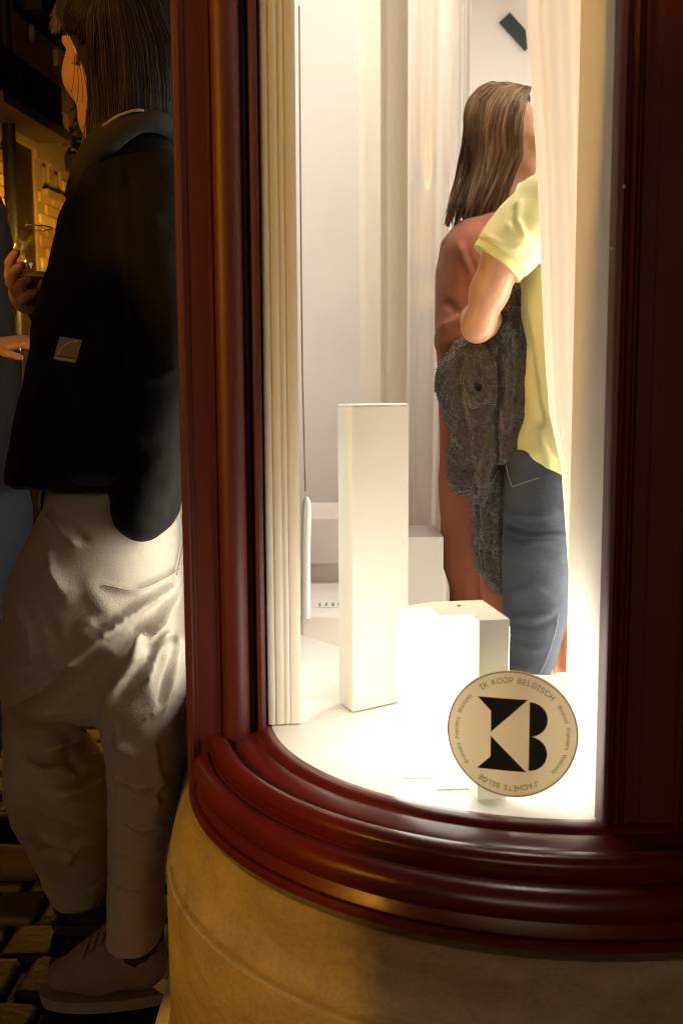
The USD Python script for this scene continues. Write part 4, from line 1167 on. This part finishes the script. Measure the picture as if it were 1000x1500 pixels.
# ------------------------------------------------------------------ visitor in the yellow top (inside, nearer)
py_ = thing('person', 'visitor in pale yellow short sleeved top and dark jeans, elbow bent', 'person')
DY = 2.20
F = Field((.20, 1.85, .10), (.84, 2.60, 1.95), .005)
hy = frame(25)
HY = add_head(F, P(886, 150, DY), hy, 1.04, True, P(860, 275, DY + .02))
F.put(rc(P(838, 300, DY), P(812, 650, DY), .09, .07), .04)
shy = P(790, 305, DY - .14)
ely = P(699, 478, DY - .12)
F.put(rc(P(800, 310, DY - .13), P(742, 375, DY - .135), .046, .044), .03)
F.put(rc(P(737, 375, DY - .135), P(716, 428, DY - .13), .041, .036), .02).put(rc(P(716, 428, DY - .13), ely, .036, .025), .02)
F.put(rc(ely, P(703, 470, DY - .06), .028, .034), .03).put(rc(P(703, 470, DY - .06), P(730, 470, DY + .10), .034, .024), .03)
add_hand(F, P(732, 470, DY + .10), (.6, 1, 0), (0, 0, 1), .9)
F.put(rc(P(860, 310, DY + .14), P(880, 460, DY + .16), .046, .038), .03).put(rc(P(880, 460, DY + .16), P(860, 430, DY + .02), .036, .028), .02)
add_hand(F, P(858, 428, DY + .02), (-.4, -.5, .4), (1, 0, 0), .95)
for dy in (-.085, .085):
    F.put(rc(P(792, 730, DY + dy * .55), P(782, 950, DY + dy), .05, .040), .03).put(rc(P(782, 950, DY + dy), P(776, 1210, DY + dy), .040, .032), .03)
    q = P(778, 1215, DY + dy); F.put(rc((q[0], q[1], .14), (q[0] + .14, q[1] + .05, .125), .034, .024), .02)
obj('body', F.mesh(), 'skin_tan', py_, True)
eyes(HY, hy, 1.04, py_)
F = Field((.30, 2.0, P(800, 240, DY)[2]), (.86, 2.45, 1.98), .007)
F.put(el(HY(-.025, 0, .03), (.112, .092, .105), np.array(hy)), .02).put(el(HY(-.075, 0, -.04), (.055, .075, .08), np.array(hy)), .03).put(el(HY(.10, 0, -.045), (.085, .08, .11), np.array(hy)), .02, 'sub')
obj('hair', F.mesh(), 'hair_dark', py_, True)
F = Field((.25, 1.92, P(800, 725, DY)[2]), (.80, 2.48, P(800, 235, DY)[2]), .005)
F.put(rc(P(797, 300, DY - .125), P(752, 356, DY - .135), .062, .062), .03)
F.put(rc(P(765, 340, DY - .135), P(735, 377, DY - .135), .061, .060), .02)
nrm_s = P(737, 374, DY - .135) - P(765, 340, DY - .135); nrm_s /= np.linalg.norm(nrm_s)
ce = P(733, 379, DY - .135)
F.put((ce - .11, ce + .11, lambda X, Y, Z: -((X - ce[0]) * nrm_s[0] + (Y - ce[1]) * nrm_s[1] + (Z - ce[2]) * nrm_s[2])), .004, 'sub')
F.put(loft([(262, 822, 875, DY, .07), (275, 800, 890, DY, .12), (300, 786, 900, DY, .145), (340, 772, 902, DY, .15), (390, 764, 900, DY, .15), (440, 762, 896, DY, .15), (500, 765, 890, DY, .15), (560, 766, 884, DY, .15), (610, 762, 880, DY, .15), (640, 755, 880, DY, .155), (662, 751, 880, DY, .155), (684, 766, 880, DY, .155), (700, 792, 880, DY, .15), (709, 815, 880, DY, .14)]), .02)
yr = [([(762, 290), (756, 320), (768, 350)], 5, .007), ([(740, 325), (760, 345), (775, 352)], 5, .005), ([(752, 300), (748, 320), (762, 345)], 4, -.006), ([(712, 345), (735, 358), (765, 366)], 4, .005), ([(775, 420), (790, 520), (800, 610)], 7, .007), ([(770, 470), (782, 560), (795, 640)], 6, -.006), ([(790, 620), (800, 660), (812, 690)], 6, .006), ([(765, 650), (785, 672), (805, 690)], 6, .004)]
topm = wrinkle(F.mesh(), yr, .007, 9, seed=41)
tp_ = obj('top', topm, 'top_yellow', py_, True)
ax_ = nrm_s; s0 = P(744, 365, DY - .135)
cuffm = tube([s0 + ax_ * .006, s0 + ax_ * .022, s0 + ax_ * .036], [.0600, .0590, .0575], 40)
obj('sleeve_cuff', cuffm, 'top_rib', tp_, 40)
# jeans
F = Field((.22, 1.92, .13), (.72, 2.50, P(800, 640, DY)[2]), .005)
F.put(loft([(655, 744, 868, DY, .135), (700, 738, 868, DY, .14), (745, 736, 858, DY, .145), (790, 737, 846, DY, .14), (830, 738, 834, DY, .13)]), .02)
F.put(loft([(790, 738, 834, DY - .07, .09), (850, 738, 834, DY - .07, .09), (890, 739, 832, DY - .07, .088), (920, 741, 824, DY - .07, .084), (960, 744, 811, DY - .07, .08), (1000, 746, 800, DY - .07, .075), (1100, 746, 796, DY - .07, .07), (1200, 750, 798, DY - .07, .065)]), .02)
F.put(loft([(790, 745, 850, DY + .09, .09), (850, 745, 838, DY + .09, .09), (920, 750, 826, DY + .09, .085), (1000, 756, 806, DY + .09, .075), (1200, 758, 800, DY + .09, .065)]), .02)
jr_ = [([(736, 752), (770, 758), (826, 752)], 4, .006), ([(738, 775), (780, 790), (828, 788)], 4, .007), ([(738, 768), (780, 782), (828, 780)], 3, -.006), ([(738, 815), (790, 822), (830, 818)], 6, .003), ([(745, 870), (780, 862), (815, 880)], 6, .004), ([(742, 905), (780, 905), (820, 890)], 5, .005), ([(745, 915), (785, 918), (818, 905)], 4, -.004), ([(748, 945), (780, 952), (808, 945)], 5, .004), ([(752, 975), (775, 985)], 5, .004)]
jeanm = wrinkle(F.mesh(), jr_, .005, 12, seed=51)
je = obj('jeans', jeanm, 'denim_dark', py_, True)
obj('pocket_stitch', tube(front_line(jeanm, [(751, 713), (770, 706), (790, 700)], .0015), .0008, 6), 'stitch', je)
obj('pocket_stitch', tube(front_line(jeanm, [(742, 682), (746, 700), (751, 713)], .0015), .0008, 6), 'stitch', je)
obj('side_seam', tube(front_line(jeanm, [(818, 900), (812, 930), (800, 968), (790, 988)], .0015), .0008, 6), 'stitch', je)

# grey knitwear hanging over the arm of the woman in rust
kn = thing('knitted_cardigan', 'fuzzy dark grey knitted cardigan hanging over a bent arm', 'cardigan')
DK = 2.235
F = Field((.17, 2.05, P(740, 890, DK)[2]), (.52, 2.42, P(740, 395, DK)[2]), .004)
F.put(loft([(405, 752, 776, DK + .04, .03), (440, 728, 778, DK + .03, .045), (480, 690, 779, DK + .02, .06), (505, 662, 780, DK, .065), (520, 654, 780, DK, .07), (550, 649, 781, DK, .072), (600, 654, 778, DK, .072), (640, 660, 770, DK, .068), (672, 664, 750, DK, .06)], 2.6), .02)
F.put(loft([(640, 664, 722, DK, .055), (690, 668, 722, DK, .05), (708, 672, 720, DK, .045), (722, 688, 716, DK, .038)], 2.4), .02)
F.put(loft([(650, 712, 762, DK - .03, .045), (662, 716, 758, DK - .03, .04), (672, 724, 748, DK - .03, .028)], 2.4), .02)
F.put(loft([(690, 684, 738, DK + .01, .045), (740, 690, 738, DK + .01, .042), (800, 693, 738, DK + .01, .038), (830, 698, 738, DK + .01, .034), (855, 715, 738, DK + .01, .03), (872, 728, 738, DK + .01, .02)], 2.4), .02)
F.put(rc(P(668, 668, DK - .02), P(676, 712, DK - .02), .022, .024), .012)
F.put(rc(P(694, 700, DK - .03), P(700, 728, DK - .03), .018, .016), .010)
F.put(rc(P(656, 545, DK - .01), P(664, 610, DK - .01), .03, .024), .012)
F.put(rc(P(752, 430, DK - .02), P(764, 560, DK - .03), .022, .026), .010).put(rc(P(764, 560, DK - .03), P(745, 655, DK - .03), .026, .020), .010)
F.put(rc(P(738, 470, DK - .085), P(722, 700, DK - .06), .008, .012), .012, 'sub')
F.put(rc(P(710, 660, DK - .055), P(706, 722, DK - .055), .013, .018), .015)
F.put(rc(P(684, 545, DK - .075), P(712, 575, DK - .07), .012, .012), .02)
for a, b in (((690, 520), (684, 560)), ((684, 560), (697, 586)), ((697, 586), (712, 575)), ((712, 575), (714, 535)), ((714, 535), (702, 516)), ((702, 516), (690, 520))):
    F.put(rc(P(*a, DK - .072), P(*b, DK - .072), .011), .012)
F.put(rc(P(699, 545, DK - .11), P(701, 578, DK - .05), .010, .016), .012, 'sub')
kr_ = [([(745, 470), (748, 560), (738, 650)], 6, .008), ([(735, 480), (730, 560), (724, 640)], 6, -.008), ([(720, 520), (722, 600), (715, 700)], 5, .007), ([(710, 660), (704, 730), (712, 800)], 4, .009), ([(700, 700), (698, 780)], 4, -.006), ([(722, 720), (728, 800), (735, 860)], 4, .006), ([(768, 450), (772, 560), (760, 640)], 6, .005), ([(668, 540), (680, 620), (690, 700)], 6, -.006)]
km = F.mesh()
v = np.array(km.vertices); nv = np.array(km.vertex_normals)
km = wrinkle(km, [(l_, w_, h_ * 1.5) for l_, w_, h_ in kr_], .012, 20, seed=61)
v = np.array(km.vertices)
stitchd = .0022 * np.sin(v[:, 2] * 900 + 2 * np.sin(v[:, 0] * 500)) * np.sin(v[:, 0] * 560 + v[:, 1] * 300) + .004 * (meshkit.fbm(v * 120, 2, 3) - .5)
km = trimesh.Trimesh(v + nv * stitchd[:, None], km.faces, process=False)
ko = obj('knit_body', km, 'knit_grey', kn, True)
rng_ = np.random.default_rng(3)
pts_, fi = trimesh.sample.sample_surface(km, 3000, seed=3)
fn_ = km.face_normals[fi]
st_ = []
for p_, n_ in zip(pts_, fn_):
    d_ = n_ * rng_.uniform(.002, .006) + rng_.normal(0, .0035, 3)
    st_.append(np.array([p_, p_ + d_ * .6 + rng_.normal(0, .0008, 3), p_ + d_ + [0, 0, -.001]]))
curves('fuzz', st_, [.0006] * len(st_), 'knit_fuzz', ko)
tag(stage.GetPrimAtPath(str(ko.GetPath()) + '/fuzz'), kind='stuff')

# ------------------------------------------------------------------ street: ground, cobbles
struct('ground', bx((-40, -40, -.3), (40, 60, -.030)), 'ground')
paving = tag(obj('pavement', bx((-3.3, -3.8, -.06), (-.05, 12, -.022)), 'ground'), kind='structure')
rng = random.Random(77)
y = 1.55; cnt = 0
variants = []
for i in range(6):
    s_ = rbox((.108, .128, .06), .016, None, 8)
    vv_ = np.array(s_.vertices); vv_ += (meshkit.fbm(vv_ * 30 + i * 7, 2, i)[:, None] - .5) * .010
    variants.append(trimesh.Trimesh(vv_, s_.faces, process=False))
rowi = 0
while y < 5.2 and cnt < 290:
    xr = -.29 - .076 * (y - 1.45) * 1.2
    xl = -.40 * y - .12
    x = xr - (rowi % 2) * .055
    while x > xl and cnt < 290:
        g = variants[rng.randrange(6)].copy()
        g.apply_transform(trimesh.transformations.rotation_matrix(rng.uniform(-.06, .06), [0, 0, 1]))
        g.apply_translation([x + rng.uniform(-.004, .004), y + rng.uniform(-.004, .004), -.034 + rng.uniform(-.004, .003)])
        obj('cobble', g, 'cobble', paving, True)
        x -= .118; cnt += 1
    y += .138; rowi += 1

# ------------------------------------------------------------------ brick house across the street
hb = thing('brick_house', 'pale yellow brick house across the street with a dark doorway and oriel', 'house')
w0, wd_ = np.array([-3.4, 0.]), np.array([.132, .991]); wd_ /= np.linalg.norm(wd_)
wn_ = np.array([wd_[1], -wd_[0]])
def wall_sz(px, py, off=0.):
    d = ray(px, py)
    o = w0 + wn_ * off
    t = (o @ wn_) / (d[:2] @ wn_)
    q = EYE + d * t
    return (q[:2] - w0) @ wd_, q[2]
def wmesh(m):
    v = np.array(m.vertices)   # (s, off, z)
    return trimesh.Trimesh(np.column_stack([w0 + v[:, :1] * wd_ + v[:, 1:2] * wn_, v[:, 2]]), m.faces[:, ::-1], process=False)
def wbox(s0, s1, z0, z1, o0, o1): return wmesh(bx((s0, o0, z0), (s1, o1, z1)))
def rect(px0, px1, py0, py1):
    pm = (px0 + px1) / 2
    s0, s1 = wall_sz(px0, 300)[0], wall_sz(px1, 300)[0]
    z1, z0 = wall_sz(pm, py0)[1], wall_sz(pm, py1)[1]
    return min(s0, s1), max(s0, s1), z0, z1
wins = [rect(60, 72, 138, 180), rect(93, 104, 168, 205), rect(67, 77, 238, 280), rect(84, 94, 250, 287)]
door = rect(25, 56, 212, 470); door = (door[0], door[1], .05, door[3])
wp = sbox(-2.0, -.05, 14, 7.)
for r_ in wins + [door]:
    wp = wp.difference(sbox(r_[0], r_[2], r_[1], r_[3]))
e = ext(wp, -.3, -.016)
vv2 = np.array(e.vertices)
ew = trimesh.Trimesh(np.column_stack([vv2[:, 0], vv2[:, 2], vv2[:, 1]]), e.faces[:, ::-1], process=False)
obj('wall', wmesh(ew), 'mortar', hb)
zb = wall_sz(60, 235)[1]
pw = sbox(-2.0, zb + .0, 14, 7.)
for r_ in wins + [door]:
    pw = pw.difference(sbox(r_[0], r_[2], r_[1], r_[3]))
e = ext(pw, -.0158, .004); vv2 = np.array(e.vertices)
obj('plaster_front', wmesh(trimesh.Trimesh(np.column_stack([vv2[:, 0], vv2[:, 2], vv2[:, 1]]), e.faces[:, ::-1], process=False)), 'plaster', hb)
z = 1.30; row = 0; rng = random.Random(8); nb = 0
while z + .07 < zb:
    s = 6.9 - (row % 2) * .12
    while s < 9.3:
        a, b = s, s + .228
        blocked = any(b > r_[0] - .005 and a < r_[1] + .005 and z + .07 > r_[2] - .005 and z < r_[3] + .005 for r_ in wins + [door])
        if not blocked:
            o = rng.uniform(-.002, .003)
            obj('brick', wbox(a, b, z, z + .072, -.0165, o), ('brick_yellow', 'brick_ochre', 'brick_pale')[rng.randrange(3)], hb); nb += 1
        s += .24
    z += .084; row += 1
for r_ in wins:
    fr2 = obj('window', wbox(r_[0], r_[1], r_[2], r_[3], -.09, -.045), 'dark_wood', hb)
    s0, s1, z0, z1 = r_
    obj('pane', wbox(s0 + .06 * (s1 - s0) + .02, s1 - .05, z0 + .04, z1 - .04, -.047, -.03), 'shutter_pale', fr2)
    obj('window_ledge', wbox(s0 - .04, s1 + .04, z0 - .05, z0 - .002, -.05, .04), 'plaster', fr2)
dd = obj('door', wbox(door[0], door[1], door[2], door[3], -.10, -.035), 'dark_wood', hb)
for i in range(2):
    for j in range(3):
        a = door[0] + .06 + i * (door[1] - door[0] - .06) / 2
        obj('door_panel', wbox(a, a + (door[1] - door[0]) / 2 - .12, .3 + j * .75, .9 + j * .75, -.037, -.025), 'dark_wood', dd)
# oriel (dark bay) with a lighter ledge and an iron bracket below
o0, o1, oz0, oz1 = rect(-45, 56, 100, 168)
orl = obj('oriel', wbox(o0, o1, oz0, oz1, .006, .22), 'dark_wood', hb)
obj('oriel_ledge', wbox(o0, o1 + .03, oz0 - .07, oz0 - .002, .006, .27), 'zinc', orl)
for i in range(3):
    a = o0 + .05 + i * (o1 - o0 - .1) / 3
    obj('oriel_pane', wbox(a, a + (o1 - o0 - .1) / 3 - .06, oz0 + .1, oz1 - .1, .219, .226), 'iron', orl)
b0, b1, bz0, bz1 = rect(2, 14, 180, 470)
obj('drainpipe', wmesh(cat(*[trimesh.Trimesh(np.array(tube([[(b0 + b1) / 2, .055, .0], [(b0 + b1) / 2, .055, 6.8]], .04, 12).vertices), tube([[(b0 + b1) / 2, .055, .0], [(b0 + b1) / 2, .055, 6.8]], .04, 12).faces)])), 'iron', hb, 30)
# dark gable dormer high on the wall and its two small pale knobs
g0, g1, gz0, gz1 = rect(30, 95, 15, 70)
obj('cornice', wbox(g0, g1 + .6, gz0 + .1, gz1, .006, .22), 'dark_wood', hb)
for px, py in ((35, 48), (70, 84)):
    s_, z_ = wall_sz(px, py)
    kn_ = trimesh.creation.capsule(.08, .022); kn_.apply_translation([s_, .06, z_])
    obj('pale_knob', wmesh(kn_), 'shutter_pale', hb, True)
roofm = wbox(-2.0, 14, 7.0, 7.4, -.6, .45)
obj('roof', roofm, 'dark_wood', hb)
# window box plant
ps, pz_ = wall_sz(104, 214)
plt = thing('window_plant', 'small dark plant growing in a box on the brick house wall', 'plant')
obj('box', wbox(ps - .16, ps + .16, pz_ - .22, pz_ - .10, .006, .16), 'dark_wood', plt)
rng_ = np.random.default_rng(12)
lv, lf = [], []
for i in range(260):
    c = np.array([ps + rng_.normal(0, .10), .10 + rng_.normal(0, .05), pz_ + rng_.normal(-.01, .08)])
    a = rng_.normal(0, 1, 3); a /= np.linalg.norm(a); b = np.cross(a, rng_.normal(0, 1, 3)); b /= np.linalg.norm(b)
    s_ = .028
    k0_ = len(lv) * 1
    lv += [c - a * s_, c + b * s_ * .45, c + a * s_, c - b * s_ * .45]; lf += [(k0_, k0_ + 1, k0_ + 2), (k0_, k0_ + 2, k0_ + 3)]
obj('foliage', wmesh(trimesh.Trimesh(np.array(lv), np.array(lf), process=False)), 'leaf', plt, kind='stuff')

# ------------------------------------------------------------------ unseen lanterns and a lit window placed to light the street
def lantern(label, base, out, glowm):
    t = thing('unseen_wall_lantern', label, 'lantern')
    base = np.array(base, float); out = np.array(out, float)
    tip = base + out
    obj('bracket', tube([base, base + out * .5 + [0, 0, .10], tip + [0, 0, .10], tip + [0, 0, .02]], .014, 8), 'iron', t, True)
    obj('back_plate', rbox((.10, .10, .16), .012, trimesh.transformations.translation_matrix(base)), 'iron', t, 30)
    b = trimesh.creation.icosphere(3, .135); b.apply_translation(tip + [0, 0, -.14])
    obj('bulb', b, glowm, t, True)
    capm = trimesh.creation.cone(.17, .08, sections=24); capm.apply_translation(tip + [0, 0, -.01])
    obj('hood', capm, 'iron', t, 30)
struct_h = thing('house', 'unseen plain house behind the viewer that holds the lit window', 'house')
obj('wall', bx((-7, -4.7, -.03), (7, -4.4, 8)), 'plaster', struct_h)
obj('door', bx((1.0, -4.398, 0), (1.9, -4.36, 2.1)), 'dark_wood', struct_h)
hwf = obj('window', cat(bx((-3.3, -4.398, .5), (.3, -4.36, .6)), bx((-3.3, -4.398, 2.5), (.3, -4.36, 2.6)), *[bx((x_, -4.398, .602), (x_ + .1, -4.36, 2.498)) for x_ in (-3.3, -1.55, .2)]), 'dark_wood', struct_h)
obj('unseen_lit_pane', bx((-3.25, -4.396, .61), (.25, -4.38, 2.49)), 'unseen_window_glow', hwf)  # unseen lit window, placed to light the shaded trousers
for s_, z_, lbl, gm_ in ((-1.55, 2.38, 'unseen wall lantern at the near end of the brick house, lighting the stone base', 'unseen_corner_glow'),):
    q = w0 + wd_ * s_ + wn_ * .01
    lantern(lbl, (q[0], q[1], z_), (wn_[0] * .32, wn_[1] * .32, 0), gm_)

pl_ = thing('unseen_street_lamp', 'unseen short iron street lamp behind the dark jacket, lighting the brick house', 'street lamp', None, (-1.70, 7.0, 0))  # lamp out of view, placed to light the bricks
obj('post', tube([[0, 0, -.03], [0, 0, .25], [0, 0, .30], [0, 0, 1.85]], [.07, .06, .035, .028], 14), 'iron', pl_, 30)
bb = trimesh.creation.icosphere(3, .085); bb.apply_translation([0, 0, 1.95])
obj('bulb', bb, 'unseen_street_glow', pl_, True)
hc_ = trimesh.creation.cone(.15, .09, sections=24); hc_.apply_translation([0, 0, 2.045])
obj('hood', hc_, 'iron', pl_, 30)
# unseen people, out of view, placed to shade the stone base and the trousers
unseen_person('person', 'unseen passer-by in a charcoal coat placed to shade the stone base', -.45, .34, 60, 1.86, 'coat_charcoal', 'denim_blue', 'hair_dark', seed=1, long=True)
unseen_person('person', 'unseen passer-by in a charcoal coat placed to shade the beige trousers', -.94, 1.21, 45, 1.60, 'coat_charcoal', 'denim_blue', 'hair_dark', seed=2, long=True)
